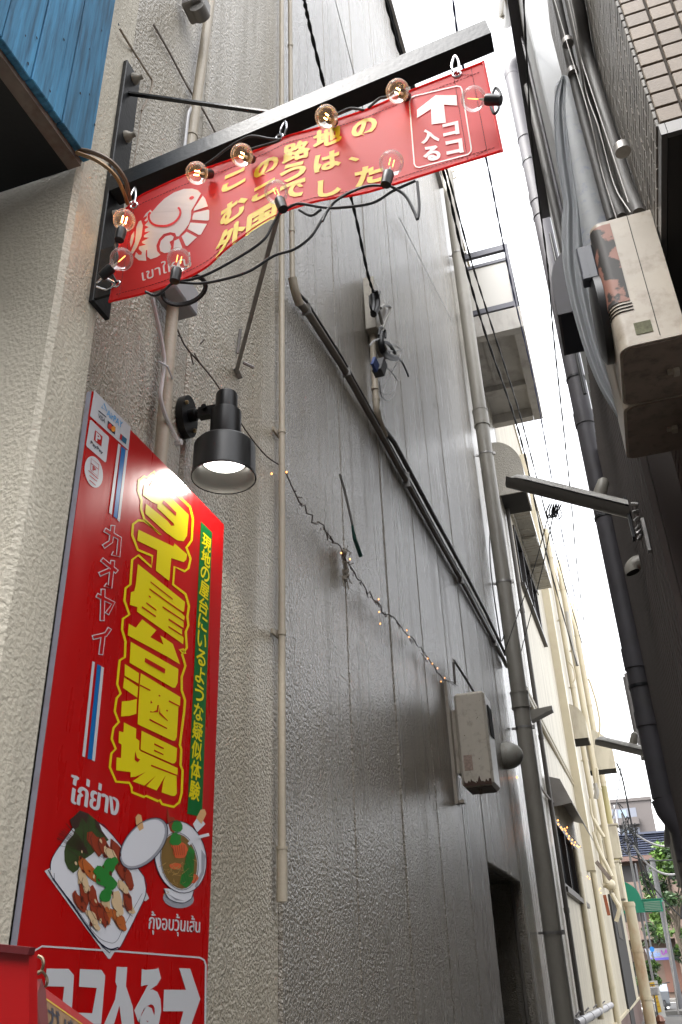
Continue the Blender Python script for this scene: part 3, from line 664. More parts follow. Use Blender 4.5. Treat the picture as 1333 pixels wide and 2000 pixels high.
for a in ((243, 430, (-6, 24), 1), (385, 338, (9, -20), 1, .55), (473, 303, (3, -20), 1, .6), (540, 375, (11, 28), 0), (638, 228, (2, -20), 1, .6), (777, 178, (8, -18), 1, .6), (765, 318, (-9, 34), 0), (925, 193, (36, 2), 0), (238, 506, (-16, 14), 0), (350, 507, (-7, 34), 0)): bulb(*a)
g = G()
def cab(pts, Y=1.225, r=.0032): g.tube(smooth_path([aty(x, y, Y) for x, y in pts], 5), r, 7)
cab([(234, 462), (224, 480), (230, 502), (218, 528), (228, 552)]); cab([(285, 570), (305, 577), (322, 566), (343, 552), (400, 553), (480, 533), (535, 500), (575, 487), (608, 462), (630, 428), (655, 393), (690, 372)])
cab([(343, 552), (400, 538), (471, 500), (515, 469), (532, 441), (548, 412)]); cab([(553, 412), (563, 406), (585, 398), (630, 405), (660, 406), (726, 397), (768, 373), (812, 353)])
cab([(585, 410), (608, 421), (628, 409)]); cab([(752, 364), (744, 362), (714, 364), (672, 382), (645, 403), (630, 432)]); cab([(756, 360), (764, 364), (792, 382), (810, 415), (816, 428), (819, 400), (815, 355)])
cab([(720, 211), (741, 193), (759, 188), (784, 168)], 1.245); cab([(652, 220), (660, 222), (684, 212), (711, 215)], 1.245); cab([(478, 295), (545, 275), (525, 271), (496, 266), (476, 271), (443, 291), (420, 309), (396, 326)], 1.245)
cab([(972, 196), (978, 183), (968, 172), (960, 190)], 1.23); cab([(972, 196), (974, 212), (966, 222), (958, 205)], 1.23)
part('cable', g, M['rubber'], SL, smooth=True)
g = G(); 
for k in range(3): g.tube([aty(360 + (44 - k * 2) * math.cos(t) , 566 + (30 - k * 2) * math.sin(t) - .18 * 40 * math.cos(t), 1.5 + .02 * k + .04 * math.sin(t)) for t in [6.2832 * i / 30 for i in range(31)]], .0038, 7)
solo('cable_coil', g, M['rubber'], 'coil of black cable looped over the pipe head below the banner', 'cable coil', smooth=True)
# bronze hoses from the blue box
g = G(); hose = mat('bronze_hose', (.15, .10, .065), .4, .2)
g.tube(smooth_path([aty(146, 291, 1.12), aty(185, 299, 1.13), aty(220, 318, 1.15), aty(245, 352, 1.19), aty(254, 392, 1.235)], 6), .006, 8)
solo('cable', g, hose, 'upper of two bronze cables arching from the blue box to the banner', 'cable', smooth=True, group='cables feeding the sign lights')
g = G(); hose2 = mat('copper_hose', (.26, .15, .06), .4, .3)
g.tube(smooth_path([aty(150, 298, 1.115), aty(190, 314, 1.125), aty(224, 341, 1.15), aty(241, 373, 1.19), aty(250, 398, 1.235)], 6), .005, 8)
solo('cable', g, hose2, 'lower copper coloured cable arching from the blue box to the banner', 'cable', smooth=True, group='cables feeding the sign lights')
g = G(); g.tube(smooth_path([atx(235, 57, -.985), atx(258, 95, -.995), atx(290, 145, -1.04), atx(298, 162, -1.045), atx(290, 190, -1.045), atx(277, 216, -1.048)], 6), .0035, 7); g.tube(smooth_path([atx(277, 218, -1.05), atx(268, 280, -1.05), atx(256, 350, -1.05)], 4), .0016, 6)
solo('cable', g, mat('tan_cable', (.30, .24, .18), .5), 'thin tan cable sagging from the blue box down the stucco', 'cable', smooth=True)
# ================================================================ RED SHOP SIGN
SX = -.985
SG = thing('shop_sign', 'tall red restaurant sign board with big yellow lettering and dish pictures on the corner wall', 'sign', (SX, 1.67, 1.0))
ya, yb_ = atx(181, 762, SX).y, atx(438, 1026, SX).y; zt = (atx(181, 762, SX).z + atx(438, 1026, SX).z) / 2; zb = .95
g = G(); g.box((SX - .002, ya, zb), (SX, yb_, zt)); part('face', g, M['red'], SG)
g = G(); g.box((SX - .0145, ya - .0004, zb), (SX - .0022, yb_ + .0004, zt + .0004)); part('board_edge', g, M['boarde'], SG)
g = G(); g.box((SX - .06, yb_ - .12, zb + .1), (SX - .0125, yb_ - .09, zt - .05)); part('batten', g, M['zinc'], SG)
def shit(px, py, off=0.0): return atx(px, py, SX) + Vector((off, 0, 0))
def smesh(name, layers, m, label=None):
    g = G()
    for i, (pts, off) in enumerate(layers): print_poly(g, shit, pts, off + i * .00004)
    return part(name, g, m, SG, fix=False, label=label)
def srect(g, txt, tl, br, off, bold, spacing=1.0):
    a, b = atx(*tl, SX), atx(*br, SX); nv, fs = norm_glyph(txt, bold, spacing)
    g.add([(SX + off, a.y + (b.y - a.y) * u, a.z + (b.z - a.z) * v) for u, v in nv], fs)
k4, k5, k6, k7, k0 = K(140, 740, 4.166), K(180, 900, 4.76), K(140, 1250, 4.165), K(0, 1560, 3.03), K(0, 1500, 2.667)
# tricolour bars
for q, m in (([(378, 525), (398, 540), (325, 1105), (303, 1090)], 'white'), ([(405, 550), (438, 575), (370, 1140), (340, 1120)], 'blue'), ([(440, 577), (459, 582), (390, 1165), (372, 1150)], 'white')): smesh('stripe', [(k4(q), .0008)], M[m])
for q, m in (([(168, 172), (188, 182), (108, 955), (85, 945)], 'white'), ([(208, 195), (238, 212), (165, 975), (128, 965)], 'blue'), ([(240, 215), (262, 225), (188, 988), (165, 978)], 'white')): smesh('stripe', [(k6(q), .0008)], M[m])
# outlined katakana
kst = {'カ': [[(112, 640), (255, 722), (240, 885), (183, 858)], [(193, 598), (172, 752), (100, 800)]],
       'オ': [[(85, 915), (232, 1035)], [(190, 925), (163, 1182), (118, 1150)], [(172, 1010), (62, 1058)]],
       'ヤ': [[(38, 1248), (196, 1325), (135, 1425)], [(100, 1190), (90, 1490)]], 'イ': [[(165, 1555), (125, 1615), (0, 1645)], [(102, 1615), (78, 1805)]]}
for ch, ss in kst.items():
    gw, g2 = G(), G()
    for i, q in enumerate(ss): ribbon(gw, shit, k5(q), 9.6, .0008 + i * .0001)
    for i, q in enumerate(ss):
        q = k5(q); P0, P1 = Vector(q[0]), Vector(q[1]); q[0] = tuple(P0 + (P1 - P0).normalized() * 1.7); P0, P1 = Vector(q[-1]), Vector(q[-2]); q[-1] = tuple(P0 + (P1 - P0).normalized() * 1.7)
        ribbon(g2, shit, q, 6.0, .0014 + i * .0001)
    o = part('outline_character', gw, M['white'], SG, fix=False); part('character_fill', g2, M['redp'], o, fix=False)
# yellow outline round the big lettering
ol = k5([(570, 100), (910, 430), (937, 540), (925, 740), (890, 790), (875, 803), (915, 910), (895, 1000), (860, 1028), (765, 985), (752, 1150), (868, 1240), (900, 1350), (885, 1450), (895, 1530), (870, 1590), (880, 1740), (842, 1790), (815, 1755)]) + \
     k6([(905, 75), (925, 110), (898, 112), (925, 210), (895, 300), (895, 410), (922, 490), (915, 580), (880, 855), (892, 890), (885, 1020), (902, 1060), (895, 1240), (875, 1320), (830, 1358), (735, 1335), (715, 1300), (705, 1312), (605, 1268), (590, 1278), (490, 1238), (488, 1200), (468, 1162), (360, 1152), (310, 1035), (322, 925), (358, 885), (325, 805), (340, 715), (383, 668), (350, 580), (365, 475), (398, 435), (370, 360), (380, 260), (390, 165), (432, 140)]) + \
     k5([(310, 1680), (278, 1570), (285, 1470), (345, 1430), (300, 1300), (310, 1185), (355, 1150), (372, 920), (430, 878), (552, 988), (560, 885), (425, 828), (372, 690), (380, 590), (430, 553), (485, 560), (640, 690), (485, 545), (455, 450), (460, 370), (430, 280), (435, 180), (485, 145), (515, 155)])
g = G(); ribbon(g, shit, ol, 4.6, .0007, True); part('outline', g, M['yellow'], SG, fix=False)
big = {
 'タ': ([[(480, 232), (500, 225), (530, 238), (565, 178), (897, 502), (882, 700), (850, 748), (790, 740), (690, 670), (492, 490), (500, 398), (700, 560), (735, 605), (765, 602), (755, 580), (605, 440), (607, 405), (560, 385), (470, 322)]], [[(665, 366), (780, 482), (778, 514), (648, 395)]], k5),
 'イ': ([[(430, 640), (755, 797), (765, 768), (882, 870), (875, 920), (850, 942), (735, 905), (717, 1118), (592, 1022), (605, 832), (418, 742)]], [], k5),
 '屋': ([[(425, 960), (863, 1312), (855, 1400), (830, 1412), (862, 1450), (850, 1500), (850, 1570), (835, 1572), (835, 1625), (850, 1648), (845, 1706), (415, 1402), (420, 1360), (350, 1340), (360, 1222), (390, 1212), (405, 1150)]],
   [[(540, 1120), (745, 1280), (748, 1296), (540, 1132)], [(532, 1185), (690, 1300), (855, 1415), (850, 1428), (690, 1315), (530, 1198)], [(503, 1315), (594, 1382), (594, 1398), (500, 1328)], [(462, 1352), (590, 1442), (590, 1458), (458, 1366)], [(655, 1352), (860, 1490), (855, 1500), (652, 1366)], [(710, 1465), (850, 1556), (848, 1574), (708, 1482)], [(708, 1535), (835, 1618), (833, 1630), (706, 1548)], [(523, 1250), (546, 1265), (540, 1278), (524, 1264)]], k5),
 '台': ([[(340, 1515), (405, 1552), (465, 1475), (597, 1575), (540, 1640), (662, 1710), (632, 1622), (750, 1702), (817, 1893), (700, 1822), (330, 1622)]], [], k5),
 '台b': ([[(480, 15), (868, 237), (862, 350), (842, 388), (820, 388), (470, 185)]], [[(595, 145), (760, 237), (755, 274), (592, 180)]], k6),
 '酒': ([[(432, 195), (547, 270), (543, 355), (430, 290)], [(427, 305), (540, 380), (533, 470), (417, 390)], [(408, 500), (470, 495), (530, 480), (525, 600), (470, 618), (400, 622)], [(562, 270), (885, 465), (880, 545), (868, 548), (855, 790), (842, 818), (822, 820), (535, 685), (553, 360)]],
   [[(555, 362), (640, 406), (636, 416), (552, 374)], [(790, 490), (882, 538), (880, 548), (786, 502)], [(640, 490), (655, 510), (640, 520)], [(695, 530), (690, 570), (660, 585), (635, 578), (636, 590), (700, 588), (708, 530)], [(715, 540), (718, 590), (780, 655), (778, 662), (708, 600)], [(632, 640), (775, 716), (773, 726), (630, 654)], [(706, 446), (720, 452), (716, 462), (704, 456)], [(768, 566), (782, 572), (778, 584), (766, 578)]], k6),
 '場': ([[(425, 672), (525, 722), (522, 800), (550, 820), (548, 890), (560, 905), (862, 1042), (860, 1105), (853, 1110), (855, 1250), (840, 1268), (820, 1270), (730, 1240), (745, 1150), (765, 1100), (690, 1225), (607, 1190), (685, 1105), (590, 1185), (495, 1150), (600, 1075), (520, 1112), (478, 1115), (478, 1075), (360, 1060), (365, 955), (400, 960), (405, 850), (380, 836), (385, 740), (420, 752)], [(568, 738), (857, 880), (850, 985), (838, 1003), (818, 1005), (560, 892)]],
   [[(670, 840), (748, 878), (746, 890), (668, 852)], [(668, 892), (745, 928), (744, 938), (666, 904)], [(645, 1014), (862, 1100), (860, 1110), (642, 1026)], [(515, 905), (530, 960), (555, 972), (535, 995), (510, 975)]], k6)}
gy, gr = G(), G()
for ch, (pos, neg, k) in big.items():
    gy = G()
    for q in pos: print_poly(gy, shit, k(q), .0008)
    part('big_character', gy, M['yellow'], SG, fix=False)
    for q in neg: print_poly(gr, shit, k(q), .0014)
part('character_gap', gr, M['redp'], SG, fix=False, kind='stuff')
# green strip
smesh('strip', [(k5([(1012, 565), (1115, 667)]) + k6([(1060, 1440), (940, 1415)]), .0008)], M['green'])
g = G(); t0, t1 = k5([(1020, 655)])[0], k5([(1092, 712)])[0]; b0 = k6([(962, 1305)])[0]; b1 = k6([(1042, 1332)])[0]
A, B, Cc, D = atx(*t0, SX), atx(*t1, SX), atx(*b0, SX), atx(*b1, SX)
txt = '現地の屋台にいるような疑似体験'; y0, y1 = min(A.y, Cc.y) + .004, max(B.y, D.y) - .004; zt_, zb_ = A.z, D.z
for i, ch in enumerate(txt):
    kana = ch in 'のにいるような'; nv, fs = norm_glyph(ch, .02 if kana else 0); h = (zt_ - zb_) / len(txt); z1 = zt_ - h * i
    for lay, (du, dv) in enumerate(((0, 0),) if kana else ((-.025, 0), (.03, .0), (0, .03), (.0, -.02))):
        g.add([(SX + .0014 + lay * .00008, y0 + (y1 - y0) * (u + du + .10 * (.5 - v)), z1 - h * .92 * (v + dv)) for u, v in nv], fs)
part('lettering', g, M['yellow'], SG, fix=False)
g = G(); srect(g, 'ไก่ย่าง', (140, 1512), (229, 1594), .0008, 0); srect(g, 'ไก่ย่าง', (141.6, 1513.2), (230.6, 1595), .0009, 0); srect(g, 'ไก่ย่าง', (138.6, 1511), (227.6, 1593), .00098, 0); part('lettering', g, M['white'], SG, fix=False)
g = G(); srect(g, 'กุ้งอบวุ้นเส้น', (292, 1779), (389, 1831), .0008, 0); srect(g, 'กุ้งอบวุ้นเส้น', (293, 1779.4), (390, 1831.4), .0009, 0); part('lettering', g, M['white'], SG, fix=False)
# payment stickers
smesh('sticker', [(k4([(184, 92), (480, 392), (463, 582), (150, 302)]), .0006)], M['white'])
def slant(txt, tl, tr, bl, m, off=.0012, bold=.0):
    g = G(); pix_glyph(g, shit, txt, tl, tr, bl, off, bold); part('lettering', g, m, SG, fix=False)
skb = mat('print_sky_blue', srgb(60, 150, 205)[:3], .35); ink = mat('print_dark', srgb(40, 42, 60)[:3], .4)
p = k4([(290, 245), (415, 355), (282, 295)]); slant('AirPAY', *p, skb, bold=.012)
g = G(); ribbon(g, shit, k4([(262, 200), (285, 265), (242, 232)]), 1.6, .0012, True); part('logo', g, skb, SG, fix=False)
p = k4([(218, 282), (275, 330), (212, 315)]); slant('VISA', *p, ink, bold=.02)
smesh('card_mark', [(k4([(218, 255), (280, 308), (280, 318), (216, 264)]), .0012), (k4([(292, 338), (355, 395), (350, 455), (288, 400)]), .0012)], ink)
smesh('card_mark', [(k4(ell(308, 388, 17, 24)), .0016)], mat('print_card_red', srgb(200, 50, 40)[:3], .4)); smesh('card_mark', [(k4(ell(336, 408, 17, 24)), .0018)], mat('print_orange', srgb(225, 140, 40)[:3], .4))
smesh('card_mark', [(k4([(395, 445), (448, 490), (440, 535), (388, 488)]), .0012)], mat('print_teal', srgb(30, 90, 120)[:3], .4)); smesh('card_mark', [(k4([(395, 446), (410, 458), (402, 500), (388, 488)]), .0016)], M['redp'])
smesh('sticker', [(k4([(150, 336), (160, 336), (300, 470), (304, 484), (281, 672), (272, 680), (124, 552), (118, 538)]), .0006)], M['white'])
smesh('logo', [(k4([(190, 418), (250, 470), (240, 552), (178, 498)]), .0012)], M['redp'])
p = k4([(195, 432), (235, 465), (190, 500)]); slant('P', *p, M['white'], .0018, .04)
p = k4([(155, 500), (255, 590), (150, 535)]); slant('PayPay', *p, ink, bold=.02)
smesh('sticker', [(k4(ell(180, 757, 72, 130, -.18, 28)), .0006)], M['white'])
g = G(); ribbon(g, shit, k4([(158, 648), (220, 700), (212, 795), (150, 740)]), 1.0, .0012, True); ribbon(g, shit, k4([(155, 685), (218, 738)]), 1.0, .0012); part('logo', g, M['redp'], SG, fix=False)
p = k4([(170, 705), (195, 728), (168, 745)]); slant('P', *p, M['redp'], .0012, .03)
g = G()
for q in ([(135, 745), (215, 815)], [(143, 785), (205, 835)], [(143, 822), (195, 868)]): ribbon(g, shit, k4(q), 1.4, .0012)
part('fine_print', g, M['redp'], SG, fix=False)
# dish pictures
plate_w = mat('print_plate', (.66, .66, .70), .35); leaf1 = mat('print_lettuce', srgb(52, 68, 32)[:3], .4); leaf2 = mat('print_lettuce_dark', srgb(58, 36, 30)[:3], .4); leaf3 = mat('print_cilantro', srgb(38, 120, 45)[:3], .4)
meat1 = mat('print_meat', srgb(140, 52, 28)[:3], .4); meat2 = mat('print_meat_pale', srgb(206, 178, 140)[:3], .4); meat3 = mat('print_meat_orange', srgb(175, 92, 40)[:3], .4); nood = mat('print_noodle', srgb(120, 92, 45)[:3], .4); shr = mat('print_shrimp', srgb(205, 92, 50)[:3], .4); shade = mat('print_grey', srgb(150, 150, 158)[:3], .4); woodp = mat('print_wood', srgb(205, 160, 110)[:3], .4)
smesh('dish_picture', [(k7([(262, 428), (298, 408), (600, 870), (700, 870), (652, 948), (640, 946)]), .0007), (k7([(862, 545), (882, 590), (862, 606), (845, 600)]), .0007)], M['white'])
plate = [(430, 170), (575, 138), (640, 190), (700, 260), (850, 460), (862, 540), (845, 610), (715, 870), (690, 892), (655, 895), (610, 880), (310, 470), (297, 420), (300, 370), (330, 310)]
smesh('dish_picture', [(k7(plate), .0010)], plate_w)
g = G(); ribbon(g, shit, k7(curve2(plate + plate[:1], 2)), 1.5, .0013); ribbon(g, shit, curve2(k7([(310, 470), (420, 620), (560, 820), (640, 888), (700, 880)])), 2.6, .0014); ribbon(g, shit, curve2(k7([(318, 440), (330, 500), (420, 610), (560, 800), (640, 850), (690, 840), (740, 740), (840, 560)])), .8, .0013)
part('dish_line', g, M['navy'], SG, fix=False)
lett = [(410, 125), (440, 100), (470, 70), (520, 88), (555, 118), (580, 140), (600, 190), (640, 245), (590, 280), (540, 330), (480, 370), (460, 420), (430, 440), (400, 415), (380, 370), (378, 310), (390, 260), (430, 215), (440, 185), (420, 160)]
smesh('dish_picture', [(k7(lett), .0016)], leaf1); smesh('dish_picture', [(k7([(410, 125), (440, 100), (470, 70), (520, 88), (510, 150), (480, 110), (460, 170), (440, 180), (420, 160)]), .002), (k7([(555, 118), (580, 140), (600, 190), (640, 245), (590, 200), (565, 170)]), .002)], leaf2)
g = G()
for q in ([(470, 90), (490, 200), (480, 350)], [(520, 95), (520, 200), (500, 340)], [(395, 300), (440, 330), (470, 370)], [(400, 390), (430, 370), (455, 360)]): ribbon(g, shit, curve2(k7(q)), .9, .0023)
part('dish_line', g, leaf2, SG, fix=False)
rnd = random.Random(4)
def blob(cx_, cy_, r, n=9, el=1.0, rot=0): return [(cx_ + r * rnd.uniform(.7, 1.15) * math.cos(a) * math.cos(rot) - r * el * rnd.uniform(.8, 1.1) * math.sin(a) * math.sin(rot), cy_ + r * rnd.uniform(.7, 1.15) * math.cos(a) * math.sin(rot) + r * el * rnd.uniform(.8, 1.1) * math.sin(a) * math.cos(rot)) for a in [6.2832 * i / n for i in range(n)]]
pieces = [(565, 270, 60, meat1), (610, 290, 55, meat1), (690, 320, 60, meat1), (520, 420, 60, meat3), (480, 470, 45, meat2), (720, 430, 60, meat1), (760, 490, 45, meat1), (500, 560, 60, meat1), (465, 610, 50, meat1), (545, 590, 50, meat1), (560, 660, 55, meat1), (620, 620, 50, meat2), (690, 600, 50, meat2), (750, 600, 50, meat1), (760, 640, 40, meat2), (600, 690, 55, meat1), (540, 700, 42, meat2), (630, 700, 40, meat3), (690, 700, 48, meat3), (705, 740, 40, meat3), (560, 750, 30, meat2), (650, 330, 45, meat2), (720, 520, 40, meat2), (500, 510, 35, meat2), (690, 640, 42, meat2)]
layers = {}
for i, (x, y, r, m) in enumerate(pieces):
    q = blob(x, y, r * 1.45, 11, .40, 1.2 + rnd.uniform(-.35, .35)); layers.setdefault(m.name, (m, []))[1].append((k7(q), .0018 + i * .00004))
for m, ls in layers.values(): smesh('dish_picture', ls, m)
g = G()
for i, (x, y, r, m) in enumerate(pieces): q = blob(x, y, r * 1.35, 8, .4, 1.2); ribbon(g, shit, k7(q[:5]), .8, .0031)
part('dish_line', g, leaf2, SG, fix=False)
smesh('dish_picture', [(k7(blob(640, 400, 48, 13)), .0032), (k7(blob(600, 470, 50, 13)), .0032), (k7(blob(640, 500, 45, 12)), .0032), (k7(blob(620, 570, 40, 12)), .0032), (k7(blob(580, 430, 34, 10)), .0032), (k7(blob(665, 375, 30, 10)), .0032)], leaf3)
gd, gl_ = G(), G()                                # browned and pale bits on the sliced meat, veins on the leaf
for k in range(46):
    x, y = rnd.gauss(610, 95), rnd.gauss(520, 140)
    if (x - 590) ** 2 / 200 ** 2 + (y - 520) ** 2 / 270 ** 2 > 1: continue
    print_poly(gd if k % 3 else gl_, shit, k7(blob(x, y, rnd.uniform(9, 22), 7, .45, rnd.uniform(.8, 1.8))), .0029 + k * .00001)
part('dish_picture', gd, mat('print_meat_char', srgb(84, 28, 16)[:3], .4), SG, fix=False, kind='stuff'); part('dish_picture', gl_, meat2, SG, fix=False, kind='stuff')
g = G()
for k in range(16): a = 2.2 + k * .12; ribbon(g, shit, k7(curve2([(520, 330), (520 + 90 * math.cos(a) * .9, 300 - 80 * abs(math.sin(a))), (500 + 170 * math.cos(a), 270 - 150 * abs(math.sin(a)) + rnd.uniform(-20, 20))], 3)), .7, .0024 + k * .00001)
part('dish_line', g, leaf2, SG, fix=False, kind='stuff')
# clay pot
smesh('dish_picture', [(k7(ell(1056, 590, 92, 58, .1)), .0007)], shade)
smesh('dish_picture', [(k7([(965, 530), (1145, 545), (1130, 590), (1090, 615), (1040, 612), (990, 585)]), .0010), (k7(ell(1065, 345, 152, 215, -.18, 30)), .0012), (k7([(1140, 150), (1175, 100), (1215, 150), (1165, 200)]), .0011)], plate_w)
smesh('dish_picture', [(k7(ell(845, 265, 180, 105, -.85, 28)), .0024)], shade); smesh('dish_picture', [(k7(ell(842, 262, 165, 92, -.85, 28)), .0026)], plate_w)
smesh('dish_picture', [(k7([(797, 110), (812, 90), (830, 98), (845, 175), (820, 192), (800, 150)]), .0028), (k7([(1160, 115), (1185, 65), (1210, 62), (1220, 90), (1190, 150)]), .0014)], woodp)
smesh('dish_picture', [(k7(ell(1058, 370, 105, 165, -.18, 26)), .0015)], nood); smesh('dish_picture', [(k7(blob(1060, 300, 55, 12)), .0020), (k7(blob(1035, 400, 38, 10, .6)), .0020), (k7(blob(1140, 470, 30, 10)), .002)], shr); smesh('dish_picture', [(k7([(1120, 280), (1150, 310), (1140, 480), (1100, 530), (1060, 500), (1085, 400), (1100, 330)]), .0021), (k7(blob(1045, 160, 38, 12)), .0021), (k7(blob(1035, 240, 40, 12)), .0021)], leaf3)
smesh('dish_picture', [(k7([(985, 40), (1000, 110), (1030, 110), (1030, 210), (1005, 190), (985, 120)]), .0020)], meat1)
g = G(); ribbon(g, shit, k7(ell(1065, 345, 152, 215, -.18, 30)), 1.3, .0022, True); ribbon(g, shit, k7(ell(1058, 370, 110, 172, -.18, 30)), .9, .0022, True); ribbon(g, shit, k7(ell(845, 265, 180, 105, -.85, 28)), 1.3, .0031, True); ribbon(g, shit, curve2(k7([(965, 530), (990, 585), (1040, 612), (1090, 615), (1130, 590), (1145, 545)])), 1.2, .0022)
part('dish_line', g, M['navy'], SG, fix=False)
g, g2, g3 = G(), G(), G()
for k in range(26):
    x, y = rnd.gauss(1050, 40), rnd.gauss(440, 50); ribbon(g, shit, k7(curve2([(x, y), (x + rnd.uniform(-25, 25), y + rnd.uniform(-22, 22)), (x + rnd.uniform(-40, 40), y + rnd.uniform(-30, 30))], 3)), .8, .00225 + k * .00001)
for k in range(7): ribbon(g2, shit, k7([(1105 + k * 7, 310 + k * 3), (1070 + k * 10, 500)]), .8, .0025 + k * .00001)
for k in range(6): ribbon(g3, shit, k7([(1015 + k * 14, 275), (1030 + k * 11, 335)]), 1.0, .0025 + k * .00001)
part('dish_line', g, mat('print_noodle_pale', srgb(176, 142, 84)[:3], .4), SG, fix=False, kind='stuff'); part('dish_line', g2, leaf1, SG, fix=False, kind='stuff'); part('dish_line', g3, meat1, SG, fix=False, kind='stuff')
smesh('dish_picture', [(k7([(1190, 300), (1215, 340), (1205, 440), (1160, 530), (1150, 520), (1190, 430)]), .0014), (k7([(985, 560), (1040, 600), (1090, 605), (1040, 590)]), .0014)], shade)
g = G(); ribbon(g, shit, curve2(k7([(1110, 270), (1150, 235), (1232, 212)])), 6, .003); part('dish_picture', g, plate_w, SG, fix=False)
# framed arrow panel
g = G(); ribbon(g, shit, k7([(150, 1500), (170, 1100), (185, 960), (203, 900), (248, 873), (700, 903), (1180, 940), (1208, 955), (1218, 985), (1212, 1500)]), 3.6, .0008); part('box_line', g, M['white'], SG, fix=False)
smesh('big_character', [(k7([(275, 1005), (405, 1007), (437, 1045), (420, 1325), (230, 1316), (233, 1262), (362, 1268), (380, 1112), (265, 1110)]), .0008)], M['white'])
smesh('big_character', [(k7([(472, 1008), (600, 1014), (622, 1048), (598, 1335), (428, 1325), (432, 1265), (545, 1270), (572, 1120), (467, 1112)]), .0008)], M['white'])
smesh('big_character', [(k7([(690, 995), (752, 997), (745, 1110), (785, 1230), (800, 1400), (728, 1400), (706, 1225), (655, 1400), (585, 1400), (680, 1190), (692, 1110), (682, 1085)]), .0008)], M['white'])
g = G(); srect(g, 'る', k7([(812, 1000)])[0], k7([(945, 1400)])[0], .0008, .07); part('big_character', g, M['white'], SG, fix=False)
smesh('arrow', [(k7([(1060, 1003), (1125, 1005), (1185, 1185), (1110, 1400), (1045, 1400), (1085, 1258), (965, 1258), (970, 1130), (1100, 1132)]), .0008)], M['white'])

# ================================================================ WALL LAMP
YL = 2.0
lb = atx(359, 816, -1.058); YL = lb.y
LP = thing('wall_lamp', 'black reflector wall lamp switched on and shining down on the red sign', 'lamp', lb)
lblack = mat('lamp_black', (.006, .006, .0065), .36, var=.2, vscale=20, spec=.3)
g = G(); n = 28; R1 = .062
prof = [(R1 * .8 * math.cos(a), R1 * 1.15 * math.sin(a)) for a in [6.2832 * i / n for i in range(n)]]
g.prism([(lb.x, lb.y + a, lb.z + b) for a, b in prof], (.022, 0, 0)); part('back_plate', g, lblack, LP, smooth=True)
top = aty(443, 770, YL); ms = mpp(top); lx = aty(437, 880, YL).x + .004; ly = YL
zz = lambda py: aty(437, py, YL).z
g = G(); r1 = 19 * ms; r2 = 29.5 * ms; r3 = 58.5 * ms
z_top, z_mid, z_sh, z_bot = zz(772), zz(806), zz(868), zz(934)
base = (lx, ly, z_bot)
h = lambda z: z - z_bot
lx2 = aty(446, 785, YL).x
g.lathe((lx, ly, z_bot), (0, 0, 1), [(.0005, h(z_top) + .004), (r1 * 1.06, h(z_top)), (r1 * 1.12, h(z_top) - .006), (r1 * 1.12, h(z_mid)), (r2 * .98, h(z_mid) - .002), (r2, h(z_mid) - .006), (r2, h(z_sh) + .014), (r2 * 1.12, h(z_sh) + .012), (r2 * 1.12, h(z_sh) + .002), (r3 * .9, h(z_sh) - .002), (r3 * .985, h(z_sh) - .012), (r3, .012), (r3 * 1.03, .008), (r3 * 1.03, 0), (r3 * .99, 0)], 40); part('lamp_shade', g, lblack, LP, smooth=True)
refl = mat('lamp_reflector', (.07, .066, .058), .3, .6)
g = G(); g.lathe((lx, ly, z_bot), (0, 0, 1), [(r3 * .985, .0015), (r3 * .93, .022), (r3 * .80, .048), (r3 * .72, .066)], 40); part('reflector', g, refl, LP, smooth=True)
g = G(); g.lathe((lx, ly, z_bot), (0, 0, 1), [(r3 * .70, .056), (r3 * .4, .052), (.0005, .050)], 32); part('bulb', g, emit('lamp_glow', (1, .98, .93), 1.6), LP, smooth=True)
g = G(); m0 = Vector((lb.x + .022, lb.y, lb.z + .002)); m1 = Vector((lx - r1, ly, zz(800)))
g.lathe(m0, (1, 0, 0), [(.02, 0), (.02, .02), (.015, .022), (.0145, .03)], 16); g.tube([m0, m0 + (m1 - m0) * .5], .010, 10); g.bar(m0 + (m1 - m0) * .35, m1 + Vector((r1 * .5, 0, 0)), .026, .032)
g.lathe(m0 + (m1 - m0) * .6 + Vector((0, -.014, .01)), (0, -1, 0), [(.009, 0), (.009, .008), (.0005, .009)], 10); part('arm', g, lblack, LP, smooth=True)
g = G()
for dy, dz in ((-.03, .03), (.028, -.035)): g.lathe(Vector((lb.x + .022, lb.y + dy, lb.z + dz)), (1, 0, 0), [(.007, 0), (.006, .007), (.0005, .009)], 8)
part('screw', g, mat('brass', (.35, .26, .14), .35, .9), LP, smooth=True)
ld = bpy.data.lights.new('lamp_light', 'SPOT'); ld.energy = 1.3; ld.color = (1, .97, .9); ld.spot_size = R_(150); ld.spot_blend = .35; ld.shadow_soft_size = .03
lo = bpy.data.objects.new('lamp_light', ld); COL.objects.link(lo); lo.location = Vector((lx, ly, z_bot + .024)) - root_loc(LP); lo.parent = LP

# ================================================================ PIPES AND CABLES ON THE STUCCO WALL
def px_tube(name, pts, X, rpx, m, label, cat='pipe', smooth=6, extra=None, n=10, group=None):
    P = [atx(x, y, X) for x, y in pts]; g = G(); r = rpx if rpx < .2 and rpx > 0 else None
    g.tube(smooth_path(P, smooth) if smooth else P, rpx, n)
    if extra: extra(g, P)
    return solo(name, g, m, label, cat, smooth=True, group=group)
